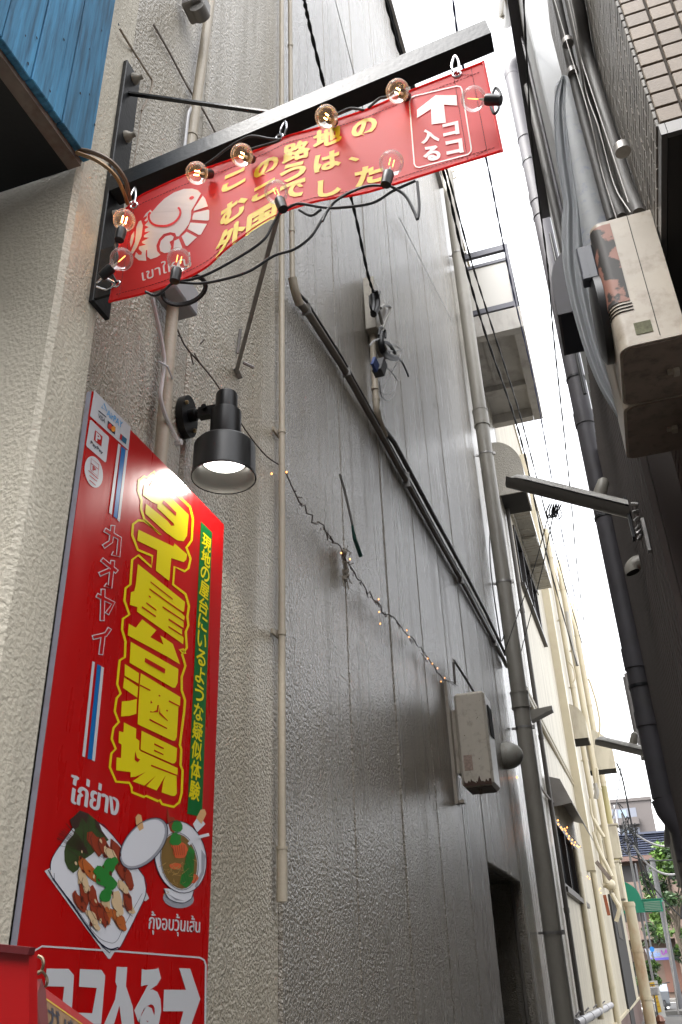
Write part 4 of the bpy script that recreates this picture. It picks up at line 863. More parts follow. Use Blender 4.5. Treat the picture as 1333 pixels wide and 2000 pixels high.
# long painted conduit
q = atx(551, 1000, -1.03); yq = q.y
g = G(); z_end = atx(553, 1762, -1.03).z
g.tube([(-1.03, yq, z_end + .14), (-1.03, yq, WTOP)], .0125, 12); g.tube([(-1.03, yq, z_end), (-1.03, yq, z_end + .15)], .0165, 12); g.tube([(-1.03, yq, z_end + .146), (-1.03, yq, z_end + .154)], .0185, 12)
for py in (845, 1240): 
    z = atx(550, py, -1.03).z; g.tube([(-1.03, yq, z), (-1.03, yq, z + .018)], .0155, 12); g.box((-1.058, yq - .035, z + .001), (-1.05, yq + .035, z + .017))
solo('conduit', g, M['paintpipe'], 'long thin painted conduit running straight down the stucco to a thicker end sleeve', 'conduit', smooth=True)
q = atx(571, 500, -1.03); y2 = q.y; ze = atx(571, 545, -1.03).z
g = G(); g.tube([(-1.03, y2, ze), (-1.03, y2, WTOP)], .0125, 12)
for py in (100, 455): z = atx(571, py, -1.03).z; g.tube([(-1.03, y2, z), (-1.03, y2, z + .018)], .0155, 12)
e0 = Vector((-1.03, y2, ze + .01)); e1 = atx(584, 592, -1.03); 
g.tube(smooth_path([e0, (e0 + e1) / 2 + Vector((0, -.006, -.01)), e1 + Vector((0, .01, 0))], 6), .021, 12)
solo('conduit', g, M['paintpipe'], 'second painted conduit that ends in a fat elbow above the slanting pipe bundle', 'conduit', smooth=True)
tray = [(582, 588), (600, 608), (667, 712), (745, 850), (833, 1011), (905, 1140), (960, 1242), (990, 1302)]
P = [atx(x, y, -1.035) for x, y in tray]
g = G(); g.tube(P, .019, 10); solo('conduit', g, mat('dusty_conduit', (.17, .15, .125), .42, var=.15, vscale=6), 'thickest slanting conduit of the bundle crossing the stucco wall', 'conduit', smooth=True, group='slanting conduits')
g = G(); g.tube([p + Vector((.002, 0, .055)) for p in P], .007, 8); solo('conduit', g, M['rubber'], 'thin black cable above the thickest slanting conduit', 'cable', smooth=True, group='slanting conduits')
P3 = [atx(x, y, -1.035) for x, y in [(745, 836), (770, 868), (833, 985), (870, 1052), (910, 1125), (950, 1200), (988, 1282)]]
g = G(); g.tube([p + Vector((0, 0, .02)) for p in P3], .017, 10); solo('conduit', g, mat('dark_conduit', (.06, .055, .05), .45), 'dark slanting conduit that joins the bundle below the junction box', 'conduit', smooth=True, group='slanting conduits')
for k, t in enumerate((.12, .3, .5, .7, .88)):
    i = t * (len(P) - 1); a = P[int(i)] + (P[int(i) + 1] - P[int(i)]) * (i % 1); g = G(); d = (P[int(i) + 1] - P[int(i)]).normalized()
    g.bar(a - d * .008 + Vector((.004, 0, 0)), a + d * .008 + Vector((.004, 0, 0)), .045, .11 if k > 1 else .05); 
    solo('pipe_clip', g, M['zinc'], ['clip', 'clip', 'saddle', 'saddle', 'saddle'][k] + ' on the slanting conduit bundle, ' + ['topmost, just under the elbow', 'above the junction pipe', 'below the junction pipe', 'near the hanging cable end', 'lowest, close to the grey downspout'][k], 'clip')
# junction pipe and clutter
jx = -1.03
g = G(); Pj = [atx(728, 640, jx), atx(730, 700, jx), atx(734, 770, jx), atx(738, 810, jx), atx(752, 852, jx)]
g.tube(smooth_path(Pj, 5), .021, 12); a = atx(733, 762, jx); g.tube([a, a + Vector((0, 0, .025))], .025, 12); a = atx(735, 783, jx); g.tube([a, a + Vector((0, 0, .02))], .025, 12); solo('conduit', g, M['paintpipe'], 'short thick painted pipe below a small box, curving into the slanting bundle', 'conduit', smooth=True)
g = G(); a = atx(716, 643, -1.05); b = atx(738, 612, -1.05); g.bbox((-1.055, a.y, a.z), (-.98, b.y, b.z + .02), .005); solo('junction_box', g, M['box'], 'small cream junction box on top of the short thick pipe', 'junction box')
TJ = thing('cable_joint', 'tangle of black cable joints and grey clips hanging off the wall beside the junction box', 'cable joint', atx(745, 660, -.95))
g = G(); 
def jt(pts, r, X=-.96): g.tube(smooth_path([atx(x, y, X) for x, y in pts], 5), r, 8)
jt([(732, 568), (737, 588), (736, 602), (730, 614)], .021); jt([(728, 575), (730, 595), (728, 610)], .016); jt([(740, 655), (743, 640), (752, 645), (753, 660)], .008); jt([(745, 650), (744, 670), (750, 688), (764, 698), (774, 700)], .021); jt([(748, 668), (760, 672), (772, 690)], .012); jt([(772, 697), (784, 705), (793, 722), (798, 735)], .007); jt([(722, 578), (724, 600), (730, 612)], .006); jt([(742, 570), (738, 585)], .008)
part('black_joint', g, M['rubber'], TJ, smooth=True)
g = G(); jt([(744, 602), (752, 596), (762, 600), (760, 612), (752, 630), (747, 648)], .010); jt([(740, 606), (744, 622), (747, 634)], .010); part('grey_joint', g, M['greypipe'], TJ, smooth=True)
g = G(); jt([(722, 676), (730, 666), (742, 662)], .006); jt([(758, 672), (772, 674), (782, 682), (784, 690), (778, 705), (765, 728), (752, 758), (742, 800)], .0035); jt([(744, 705), (760, 722), (774, 740), (772, 760), (764, 778), (755, 782), (745, 772), (742, 752)], .004); jt([(741, 745), (744, 764), (756, 770), (768, 762), (771, 745)], .003); jt([(755, 685), (770, 685), (785, 682)], .005); part('wire', g, M['zinc'], TJ, smooth=True)
g = G(); a = atx(742, 718, -.93); g.obox(a, Vector((.028, 0, 0)), Vector((0, .04, 0)), Vector((.008, .015, .05))); part('splice_box', g, mat('splice_grey', (.07, .07, .072), .5), TJ)
g = G(); a = atx(733, 712, -.90); g.obox(a, Vector((.008, 0, 0)), Vector((0, .04, 0)), Vector((.006, .01, .03))); part('splice_label', g, mat('label_blue', srgb(45, 70, 130)[:3], .5), TJ)
# upper fat pipe, its lamp holder and the box above the lamp
g = G(); a = atx(408, 30, -1.02); b = atx(372, 290, -1.02); g.tube([a + (a - b) * .6, a, b, b + (b - a) * .25, atx(352, 560, -1.02)], .0185, 12)
for py, px in ((268, 375), (330, 368)): p = atx(px, py, -1.02); g.tube([p, p + Vector((0, 0, .012))], .0215, 12)
solo('conduit', g, M['paintpipe'], 'fat painted pipe rising behind the banner from the box over the lamp', 'conduit', smooth=True)
g = G(); g.tube(smooth_path([atx(378, 206, -1.03), atx(369, 222, -1.03), atx(364, 262, -1.03), atx(360, 300, -1.03)], 4), .006, 7); solo('cable', g, M['white'], 'white cable strapped beside the fat painted pipe behind the beam', 'cable', smooth=True)
g = G(); p = atx(386, 12, -.99); g.bbox((p.x - .05, p.y - .035, p.z - .02), (p.x + .03, p.y + .05, p.z + .06), .006); g.tube([p + Vector((.01, -.02, -.035)), p + Vector((.01, .03, -.035))], .03, 10); solo('conduit_box', g, M['zinc'], 'grey pull box at the top of the fat painted pipe', 'conduit box', smooth=True)
g = G(); z0 = atx(305, 880, -1.02).z; pa = atx(338, 602, -1.02); g.tube([(-1.02, pa.y, z0 - .9), (-1.02, pa.y, pa.z + .03)], .0185, 14); solo('conduit', g, M['paintpipe'], 'fat painted pipe coming down under the junction box behind the red sign', 'conduit', smooth=True)
g = G(); p = atx(345, 572, -.99); g.bbox((p.x - .06, p.y - .04, p.z - .015), (p.x + .02, p.y + .10, p.z + .085), .006); g.lathe(Vector((-1.02, pa.y, pa.z + .025)), (0, 0, 1), [(.0186, 0), (.026, .004), (.03, .03), (.026, .05)], 16); solo('junction_box', g, mat('grey_box', (.33, .33, .34), .45, var=.1, vscale=8), 'grey junction box with an open pipe mouth just under the banner', 'junction box', smooth=True)
g = G(); W = [atx(x, y, -1.0) for x, y in [(298, 582), (311, 640), (321, 700), (317, 745), (314, 775), (324, 812), (338, 842), (350, 864)]]; g.tube(smooth_path(W, 5), .0062, 7); p = W[-1]; g.lathe(p, (1, 0, 0), [(.009, -.01), (.009, .008), (.0005, .01)], 8); solo('cable', g, mat('white_cable', (.58, .56, .55), .5), 'off white flexible cable leading down the pipe to the black wall lamp', 'cable', smooth=True)
g = G(); a = atx(320, 718, -1.0); g.tube([a + Vector((0, -.03, 0)), a + Vector((.012, 0, 0)), a + Vector((0, .05, -.002))], .003, 6); solo('cable_tie', g, M['white'], 'white cable tie round the pipe above the lamp', 'cable tie')
# old slanting cable high on the wall
g = G(); g.tube(smooth_path([atx(x, y, -1.052) for x, y in [(300, 48), (330, 100), (370, 175), (400, 220), (427, 270)]], 4), .004, 6); solo('cable', g, mat('grey_cable', (.23, .20, .18), .5), 'thin grey cable slanting across the stucco above the beam', 'cable', smooth=True)
g = G(); g.tube(smooth_path([atx(x, y, -1.02) for x, y in [(664, 925), (674, 960), (683, 1000), (690, 1030)]], 4), .006, 7); h1 = solo('cable', g, M['zinc'], 'short grey cable dangling on the panels with a green taped tip', 'cable', smooth=True)
g = G(); g.tube(smooth_path([atx(x, y, -1.02) for x, y in [(689, 1024), (696, 1060), (705, 1086)]], 4), [.006] + [.013] * 7 + [.013], 8) if False else g.tube([atx(688, 1026, -1.02), atx(693, 1052, -1.02), atx(705, 1086, -1.02)], [.005, .010, .011], 8)
part('tape_tip', g, mat('green_tape', (.01, .06, .045), .5), h1)
tuft = G(); rr = random.Random(9)
for k in range(34):
    p = atx(674 + rr.gauss(0, 4), 1105 + rr.uniform(-35, 35), -1.05); tuft.tube([p, p + Vector((rr.uniform(.003, .018), rr.uniform(-.03, .03), rr.uniform(-.05, .02)))], .003, 4)
for k in range(14): p = atx(674 + rr.gauss(0, 3), 1105 + rr.uniform(-30, 30), -1.05); tuft.lathe(p, (1, 0, .2), [(.0005, .014), (.010, .007), (.014, -.003)], 6)
solo('dry_tuft', tuft, mat('dry_grass', (.20, .175, .14), .9), 'dry muddy tuft of twigs stuck in a panel joint below the green tip', 'nest')
# fairy lights
FL = thing('fairy_lights', 'tiny orange fairy lights strung down the stucco panels towards the heater box', 'fairy lights', atx(690, 1100, -1.04))
fp = [(330, 615), (345, 640), (352, 655), (365, 680), (400, 720), (430, 760), (480, 840), (520, 890), (553, 915), (575, 960), (603, 1010), (632, 1035), (645, 1052), (668, 1085), (685, 1110), (715, 1155), (735, 1175), (745, 1195), (765, 1205), (790, 1235), (815, 1265), (835, 1290), (865, 1325), (890, 1338)]
wire_m = mat('brown_wire', (.07, .05, .04), .6); g = G(); W = [atx(x, y, -1.045) for x, y in fp]; g.tube(smooth_path(W[:10], 4), .0028, 6); W2_ = smooth_path(W[9:], 5)
g.tube([p + Vector((rr.uniform(0, .015), rr.uniform(-.012, .012), rr.uniform(-.018, .018))) for p in W2_], .0030, 6)
for k in range(60):
    i = rr.randint(0, len(W2_) - 1); p = W2_[i]; g.tube([p, p + Vector((rr.uniform(.0, .02), rr.uniform(-.02, .02), rr.uniform(-.035, .015)))], .0026, 5)
for x, y in ((348, 655), (380, 690), (392, 672), (378, 712)): p = atx(x, y, -1.04); g.tube([p, p + Vector((.01, rr.uniform(-.04, .04), rr.uniform(-.03, .03)))], .0022, 5)
part('wire', g, wire_m, FL, smooth=True)
tiny = emit('fairy_glow', (1, .33, .08), .8)
def dots(lst, X, parent, r=.008):
    g0 = G(); g0.lathe((0, 0, 0), (0, 0, 1), [(.0003, -r * 1.5), (r, -r * .4), (r * .8, r * .6), (.0003, r * 1.2)], 8); me = g0.mesh('bulb', tiny, smooth=True)
    for x, y in lst:
        o = bpy.data.objects.new('bulb', me); COL.objects.link(o); o.location = atx(x, y, X) - root_loc(parent); o.parent = parent
dots([(531, 925), (560, 922), (684, 1092), (740, 1170), (741, 1195), (743, 1218), (795, 1231), (799, 1244), (836, 1286), (845, 1296), (855, 1305), (862, 1331), (869, 1324), (667, 1080)], -1.03, FL, .0036)
dots([(1010, 1518)], -1.04, FL, .009)

# ================================================================ WATER HEATER / METER BOX
p = atx(868, 1332, -1.055); YB = p.y
tl, bl_, tr_, br_ = aty(886, 1356, YB), aty(902, 1540, YB), aty(946, 1346, YB), aty(964, 1530, YB)
MBX = thing('water_heater', 'weathered cream metal heater box hung on a flat back plate beside the downspout', 'water heater', (-.9, YB + .2, bl_.z))
x0, x1 = (tl.x + bl_.x) / 2, (tr_.x + br_.x) / 2; z1 = (tl.z + tr_.z) / 2; z0 = (bl_.z + br_.z) / 2; yf = atx(978, 1536, x1).y
g = G(); g.bbox((x0, YB, z0), (x1, yf, z1), .018)
g.box((x0 + (x1 - x0) * .44, YB - .004, z0 + .02), (x0 + (x1 - x0) * .46, YB + .01, z1 - .01)); part('case', g, M['box'], MBX)
g = G(); g.box((-1.056, YB - .02, z0 - .1), (-1.035, YB + .06, z1 + .09)); g.box((-1.034, YB + .02, z0 - .09), (x0 - .001, YB + .09, z0 - .07)); g.box((-1.034, YB + .05, z0 + .1), (x0 - .002, yf - .05, z1 - .1)); part('back_plate', g, M['beige'], MBX)
g = G(); g.box((x1 - .001, YB + (yf - YB) * .3, z1 - (z1 - z0) * .45), (x1 + .006, YB + (yf - YB) * .85, z1 - .08)); part('grille', g, M['dark'], MBX)
g = G(); g.box((x0 + .03, YB - .003, z0 + .1), (x0 + .085, YB - .0005, z0 + .2)); part('faded_label', g, mat('faded_label', (.30, .22, .18), .7, var=.3, vscale=60), MBX)
g = G(); g.box((x0 + .02, YB + .02, z0 - .006), (x1 - .02, yf - .02, z0 - .0005)); g.tube([((x0 + x1) / 2, YB + .08, z0 - .04), ((x0 + x1) / 2, YB + .08, z0)], .012, 8); part('rusty_base', g, rust_m, MBX)
g = G(); a = atx(886, 1288, -1.0); g.tube([atx(889, 1335, -1.04), atx(886, 1292, -1.02)], .009, 6); g.tube([atx(886, 1288, -1.02), atx(905, 1318, -1.0), atx(925, 1350, -.97)], .009, 6); solo('support_stay', g, M['zinc'], 'bent metal stay above the cream heater box', 'stay')
g = G(); rz = random.Random(2); n = 26; W = x1 - x0 - .03
tp = [(x0 + .015 + W * k / n, z0 + .02 + abs(rz.gauss(0, .014)) + (.02 if k % 7 == 0 else 0)) for k in range(n + 1)]
g.add([(x, YB - .0022, z0 + .003) for x, z in tp] + [(x, YB - .0022, z) for x, z in tp], [(k, k + 1, n + 2 + k, n + 1 + k) for k in range(n)])
for k in range(7): x, z = rz.uniform(x0 + .03, x1 - .03), rz.uniform(z0 + .08, z1 - .05); r = rz.uniform(.0015, .0035); g.add([(x - r, YB - .0021, z), (x, YB - .0021, z - r * 1.8), (x + r, YB - .0021, z), (x, YB - .0021, z + r)], [(0, 1, 2, 3)])
part('rust_stain', g, mat('rust_brown', (.055, .028, .018), .85), MBX, fix=False, kind='stuff')
# round vent cap
q = atx(985, 1478, -1.055); r_ = 25 * mpp(q); VC = thing('wall_vent', 'rust streaked dome vent cap on a short neck beside the heater box', 'vent', q)
vent_m = mat('vent_enamel', (.34, .33, .29), .4, dirt=(.13, .06, .03), dirt_amt=.25, dscale=14, stretch=(1, 1, .4))
c = aty(995, 1476, q.y); g = G(); g.lathe((c.x - r_ * .8, c.y, c.z), (1, 0, 0), [(.0005, 0), (r_ * .95, .0), (r_ * 1.0, r_ * .1), (r_ * 1.02, r_ * .75), (r_ * .93, r_ * 1.2), (r_ * .7, r_ * 1.6), (r_ * .35, r_ * 1.82), (.0005, r_ * 1.9)], 28); part('dome', g, vent_m, VC, smooth=True)
g = G(); g.lathe((-1.056, c.y, c.z), (1, 0, 0), [(r_ * .6, 0), (r_ * .6, c.x - r_ * .8 + 1.056)], 20); part('neck', g, vent_m, VC, smooth=True)

# ================================================================ BIG GREY DOWNSPOUT
dx_ = -.93; dy_ = atx(1000, 1250, dx_).y; rd = 15.3 * mpp((dx_, dy_, 5))
DS = thing('downspout', 'big grey downspout standing off the stucco wall end from ground to roof', 'downspout', (dx_, dy_, 0))
ztop = aty(868, 342, dy_).z
g = G(); g.tube([(dx_, dy_, .01), (dx_, dy_, ztop - .15)], rd, 24); g.tube(smooth_path([(dx_, dy_, ztop - .16), (dx_, dy_, ztop), (dx_ - .06, dy_, ztop + .14), (dx_ - .2, dy_, ztop + .18)], 6), rd * .98, 20); part('pipe', g, M['greypipe'], DS, smooth=True)
def zat(py, Y=dy_): return aty(666 + (py - 342) * .14 + 200, py, Y).z
for py in (805, 1355):
    z = zat(py); z2 = zat(py + 28); g = G(); g.tube([(dx_, dy_, z2), (dx_, dy_, z)], rd * 1.1, 24); g.tube([(dx_, dy_, z - .01), (dx_, dy_, z + .012)], rd * 1.16, 24); g.tube([(dx_, dy_, z2 - .012), (dx_, dy_, z2 + .01)], rd * 1.16, 24); part('coupling', g, M['greypipe'], DS, smooth=True)
for py in (500, 890, 1140, 1423, 1822):
    z = zat(py); g = G(); g.tube([(dx_, dy_, z - .012), (dx_, dy_, z + .012)], rd * 1.07, 24); g.bar((dx_ - rd, dy_ - .02, z), (-1.06, dy_ - .03, z), .02, .025); g.bar((dx_ + rd, dy_ - .01, z), (dx_ + rd + .03, dy_ - .01, z), .03, .04); part('bracket', g, M['zinc'], DS, smooth=True)
g = G(); g.tube(smooth_path([(dx_ + .05, dy_, ztop), (dx_ + .12, dy_, ztop + .02), (dx_ + .14, dy_, ztop - .1), (dx_ + .06, dy_, ztop - .16)], 5), .012, 7); part('wire_loop', g, M['creampipe'], DS, smooth=True)
# ================================================================ THINGS ON THE RIBBED / TILED BUILDINGS
def V3(*a): return Vector(a)
# air conditioner hung on the tiled wall
YA = 2.87
A_tl, A_tr, A_bl, A_br = aty(1152, 446, YA), aty(1270, 404, YA), aty(1222, 690, YA), aty(1318, 644, YA)
ax0, ax1 = A_tl.x, .548; az1 = (A_tl.z + A_tr.z) / 2; az0 = (A_bl.z + A_br.z) / 2
pA = atz(1235, 790, az0); yA2 = pA.y; pB = atz(1246, 893, az0); yA3 = pB.y
def ac_unit(y0, y1, label, front):
    t = thing('air_conditioner', label, 'air conditioner', ((ax0 + ax1) / 2, (y0 + y1) / 2, az0), group='outdoor units on brackets')
    r = .05; prof = []
    for k in range(7): a = math.pi + math.pi / 2 * k / 6; prof.append((ax0 + r + r * math.cos(a), y0 + r + r * math.sin(a)))
    prof += [(ax1, y0), (ax1, y1)] 
    for k in range(7): a = math.pi / 2 + math.pi / 2 * k / 6; prof.append((ax0 + .03 + .03 * math.cos(a), y1 - .03 + .03 * math.sin(a)))
    g = G(); g.prism([(x, y, az0) for x, y in prof], (0, 0, az1 - az0)); part('case', g, M['beige'], t, smooth=True)
    g = G(); q = [(x + (.012 if x < (ax0 + ax1) / 2 else -.004), y + (.01 if y < (y0 + y1) / 2 else -.01), az0 - .008) for x, y in prof]; g.prism(q, (0, 0, .0075)); part('base_pan', g, M['beigeb'], t, smooth=True)
    g = G(); g.bbox((ax1 - .055, (y0 + y1) / 2 - .012, az0 - .03), (ax1 - .03, (y0 + y1) / 2 + .03, az0 - .0085), .003); g.box((ax1 - .075, (y0 + y1) / 2 - .005, az0 - .02), (ax1 - .056, (y0 + y1) / 2 + .02, az0 - .0085)); part('drain_clip', g, M['beige'], t)
    if front:
        sx = ax0 + (ax1 - ax0) * .62
        g = G(); g.box((sx - .0012, y0 - .0025, az0 + .02), (sx + .0012, y0 - .0002, az1 - .001)); part('seam', g, M['dark'], t)
        # corner grille with peeling paint
        g = G(); zc = az0 + (az1 - az0) * .33
        pr = [(ax0 + r + (r + .003) * math.cos(a), y0 + r + (r + .003) * math.sin(a)) for a in [math.pi + math.pi / 2 * k / 8 for k in range(9)]] + [(ax0 + .085, y0 - .003), (ax0 + .085, y0 + .02), (ax0 + .03, y0 + .06)]
        g.prism([(x, y, zc) for x, y in pr], (0, 0, az1 - .02 - zc))
        peel = bpy.data.materials.new('peeling_paint'); peel.use_nodes = True; n = peel.node_tree.nodes; l = peel.node_tree.links; pp = n['Principled BSDF']; pp.inputs['Roughness'].default_value = .6
        gm = n.new('ShaderNodeNewGeometry'); tx = n.new('ShaderNodeTexNoise'); tx.inputs['Scale'].default_value = 7.5; tx.inputs['Detail'].default_value = 6; cr = n.new('ShaderNodeValToRGB'); cr.color_ramp.elements[0].position = .50; cr.color_ramp.elements[1].position = .53; cr.color_ramp.elements[0].color = (.24, .11, .08, 1); cr.color_ramp.elements[1].color = (.012, .010, .009, 1)
        l.new(gm.outputs['Position'], tx.inputs['Vector']); l.new(tx.outputs[0], cr.inputs[0]); l.new(cr.outputs[0], pp.inputs['Base Color']); part('corner_grille', g, peel, t, smooth=True)
        for k in range(3):
            g = G(); z = zc - .016 - k * .017; pr = [(ax0 + r + (r + .002) * math.cos(a), y0 + r + (r + .002) * math.sin(a)) for a in [math.pi + math.pi / 2 * j / 8 for j in range(9)]] + [(ax0 + .09, y0 - .002)]
            g.tube([(x, y, z) for x, y in pr], .0022, 5); part('groove', g, M['dark'], t)
        g = G(); g.box((sx - .085, y0 - .0025, az0 + .045), (sx - .02, y0 - .0003, az0 + .105)); part('faded_label', g, mat('mossy_label', (.10, .10, .055), .8, var=.4, vscale=50), t)
        g = G(); fy = y0 + .1; g.lathe((ax0 - .001, (y0 + y1) / 2 + .02, (az0 + az1) / 2), (-1, 0, 0), [(.2, 0), (.2, .03), (.17, .045), (.05, .05), (.0005, .05)], 28); part('fan_guard', g, M['blackp'], t, smooth=True)
    return t
ac_unit(YA, yA2 - .004, 'beige outdoor unit with peeling dark corner grille facing the street', True)
ac_unit(yA2 + .004, yA3, 'second beige outdoor unit tucked behind the one with peeling paint', False)
g = G(); g.bar((ax0 + .03, YA + .1, az0 - .02), (TX, YA + .1, az0 - .02), .03, .03); g.bar((ax0 + .03, yA3 - .08, az0 - .02), (TX, yA3 - .08, az0 - .02), .03, .03); g.bar((ax0 + .06, yA3 - .08, az0 - .03), (TX, yA3 - .08, az0 - .25), .025, .025)
# black relay box in front of the grille
q0, q1, q2 = aty(1126, 492, YA + .06), aty(1158, 478, YA + .06), aty(1140, 550, YA + .06)
g = G(); g.bbox((q0.x, YA + .05, q2.z), (ax0 - .002, YA + .11, q1.z), .006); g.box((q0.x + .03, YA + .0485, q2.z + .02), (q0.x + .033, YA + .0499, q1.z - .02)); g.box((q0.x + .004, YA + .048, q2.z + .004), (q0.x + .02, YA + .0499, q2.z + .03))
solo('relay_box', g, mat('slate_plastic', (.05, .055, .07), .45), 'dark slate plastic box fixed to the peeling corner of the outdoor unit', 'relay box')
q3 = aty(1150, 560, YA + .14); 
# lagged pipes down the tiled wall
lag = mat('lagged_pipe', (.05, .047, .045), .6, var=.12, vscale=8, bump=.2, bscale=40, dirt=(.05, .045, .04), dirt_amt=.15, dscale=6)
def lp(pts, X, r, label):
    g = G(); P = smooth_path([atx(x, y, X) for x, y in pts], 6); g.tube(P, r, 12); o = solo('lagged_pipe', g, lag, label, 'pipe', smooth=True, group='lagged pipes on the tiled wall'); return o
lp([(1070, -60), (1088, 0), (1128, 180), (1168, 330), (1196, 432)], .48, .028, 'lagged grey pipe closest to the gap between tiled and ribbed buildings')
lp([(1098, -60), (1113, 0), (1140, 120), (1158, 220), (1190, 360), (1215, 425)], .50, .027, 'middle of the three lagged grey pipes on the tiled wall')
lp([(1120, -60), (1134, 20), (1152, 120), (1190, 250), (1225, 360), (1248, 418)], .515, .030, 'lagged grey pipe lying closest to the street corner tiles')
ww = mat('white_wire', (.40, .39, .375), .5)
for k, (pts, X) in enumerate((([(1075, -30), (1110, 90), (1150, 220), (1175, 330), (1205, 428)], .455), ([(1104, -30), (1130, 90), (1146, 180), (1170, 250), (1200, 360), (1232, 415)], .47), ([(1110, -30), (1128, 60), (1135, 110), (1150, 160), (1190, 280), (1228, 395)], .478))):
    g = G(); g.tube(smooth_path([atx(x, y, X) for x, y in pts], 6), .0028, 6); solo('wire', g, ww, ['white wire wandering over the lagged pipe by the gap', 'white wire over the middle lagged pipe', 'white wire over the lagged pipe by the corner tiles'][k], 'wire', smooth=True)
for k, (px, py) in enumerate(((1214, 293), (1108, 84), (1118, 142))):
    p = atx(px, py, .475); g = G(); g.tube([p + V3(.004, -.004, -.02), p + V3(.004, -.004, .02)], .034, 12); solo('pipe_band', g, M['steel'], ['bright metal band on the lagged pipe nearest the corner tiles', 'metal band high on the middle lagged pipe', 'metal band lower on the middle lagged pipe'][k], 'pipe band', smooth=True)
# bundled duct wrapped in patterned sheet, and netting
YN = 3.78
nb = mat('wrapped_sheet', (.26, .27, .275), .6, var=.12, vscale=6, dirt=(.07, .10, .22), dirt_amt=.14, dscale=16, bump=.3, bscale=30)
g = G(); ctr = [(1100, 150), (1106, 175), (1118, 240), (1135, 320), (1152, 400), (1172, 480), (1186, 560)]; rr_ = [4, 22, 30, 34, 37, 40, 40]
P = [aty(x, y, YN) for x, y in ctr]; R2 = [w_ * mpp(p) for w_, p in zip(rr_, P)]
from itertools import chain
Ps = smooth_path(P, 5); Rs = []
for i in range(len(Ps)): t = i / 5; k = min(int(t), len(R2) - 2); Rs.append(R2[k] + (R2[k + 1] - R2[k]) * (t - k) * 1.0)
g.tube(Ps, Rs, 22); solo('wrapped_duct', g, nb, 'thick duct wrapped in pale sheet with blue marks above the outdoor unit', 'duct', smooth=True)
net = cloth_mat('net_sheet', (.40, .415, .43), .5, .5, (.62, .64, .66))
Lf = [(1098, 146), (1083, 195), (1086, 300), (1100, 390), (1097, 440), (1102, 530), (1128, 640), (1165, 745), (1210, 822), (1222, 850)]
Rt = [(1104, 150), (1112, 230), (1126, 310), (1138, 400), (1146, 470), (1152, 560), (1172, 660), (1195, 730), (1208, 775), (1221, 845)]
Lp, Rp = curve2(Lf, 5), curve2(Rt, 5)
def netf(u, v):
    i = min(int(v * (len(Lp) - 1)), len(Lp) - 2); t = v * (len(Lp) - 1) - i
    a = [Lp[i][k] + (Lp[i + 1][k] - Lp[i][k]) * t for k in (0, 1)]; b = [Rp[i][k] + (Rp[i + 1][k] - Rp[i][k]) * t for k in (0, 1)]
    return aty(a[0] + (b[0] - a[0]) * u, a[1] + (b[1] - a[1]) * u, YN - .10 + .012 * math.sin(u * 15 + v * 2) + .03 * u)
g = G(); g.grid(netf, 26, 60); o = solo('net_sheet', g, net, 'translucent pale sheet hanging in folds beside the wrapped duct', 'sheet', smooth=True, fix=False)
mo = o.modifiers.new('thickness', 'SOLIDIFY'); mo.thickness = .0015
# big downspout of the ribbed building
px_ = .33; qd = atx(1222, 1200, px_); pyY = qd.y; rp_ = 20 * mpp((px_, pyY, 5.2))
D2 = thing('downspout', 'fat violet grey downspout on the ribbed building with an elbow at its top', 'downspout', (px_, pyY, 2.5))
def zr(py, px=1222): return aty(px, py, pyY).z
zt2 = aty(1003, 150, pyY).z; zlow = aty(1290, 1560, pyY).z
g = G(); g.tube([(px_, pyY, zlow), (px_, pyY, zt2)], rp_, 24); g.tube(smooth_path([(px_, pyY, zt2 - .01), (px_, pyY, zt2 + .12), (px_ + .08, pyY, zt2 + .28), (px_ + .35, pyY, zt2 + .32)], 6), rp_ * 1.03, 22); part('pipe', g, M['dkpipe'], D2, smooth=True)
for py, hh_ in ((215, 0), (330, 30), (380, 0), (790, 28), (1268, 34), (1395, 22)):
    z = zr(py); g = G(); g.tube([(px_, pyY, z - .02 - hh_ * .006), (px_, pyY, z)], rp_ * 1.09, 24); part('coupling', g, M['dkpipe'], D2, smooth=True)
for py in (265, 720, 1005, 1345, 1400):
    z = zr(py); g = G(); g.tube([(px_, pyY, z - .015), (px_, pyY, z + .015)], rp_ * 1.08, 24); g.bar((px_, pyY + .02, z), (RX + .08, pyY + .02, z), .03, .03); part('bracket', g, M['black'], D2, smooth=True)
g = G(); g.tube([(px_, pyY, zlow), (px_ + .02, pyY, zlow - .1), (px_ + .12, pyY, zlow - .3), (px_ + .12, pyY, 2.4)], rp_ * 1.12, 20); part('lower_bend', g, M['dkpipe'], D2, smooth=True)
# second thinner pipe pair on the pale upper wall corner
def vline(px, py, X, z0, z1, r, m, name, label, cat='pipe'):
    p = atx(px, py, X); g = G(); g.tube([(X, p.y, z0), (X, p.y, z1)], r, 10); return solo(name, g, m, label, cat, smooth=True)
vline(1061, 300, .37, 7.0, 10.0, .045, lag, 'drain_pipe', 'slim grey drain pipe on the pale plaster above the vent hood')
vline(1042, 300, .375, 7.4, 10.0, .022, M['blackp'], 'drain_pipe', 'thin black pipe between the fat downspout and the slim grey one')
vline(1072, 300, .385, 7.0, 10.0, .016, M['dkpipe'], 'conduit', 'thin grey conduit closest to the gap on the pale plaster', 'conduit')
g = G(); Ph = [atx(x, y, .34) for x, y in [(985, -20), (980, 20), (985, 45), (995, 40), (997, 0), (990, -30)]]; g.tube(smooth_path(Ph, 5), .06, 10); solo('hose_loop', g, M['greypipe'], 'grey hose bent in a loop near the top of the pale plaster wall', 'hose', smooth=True)
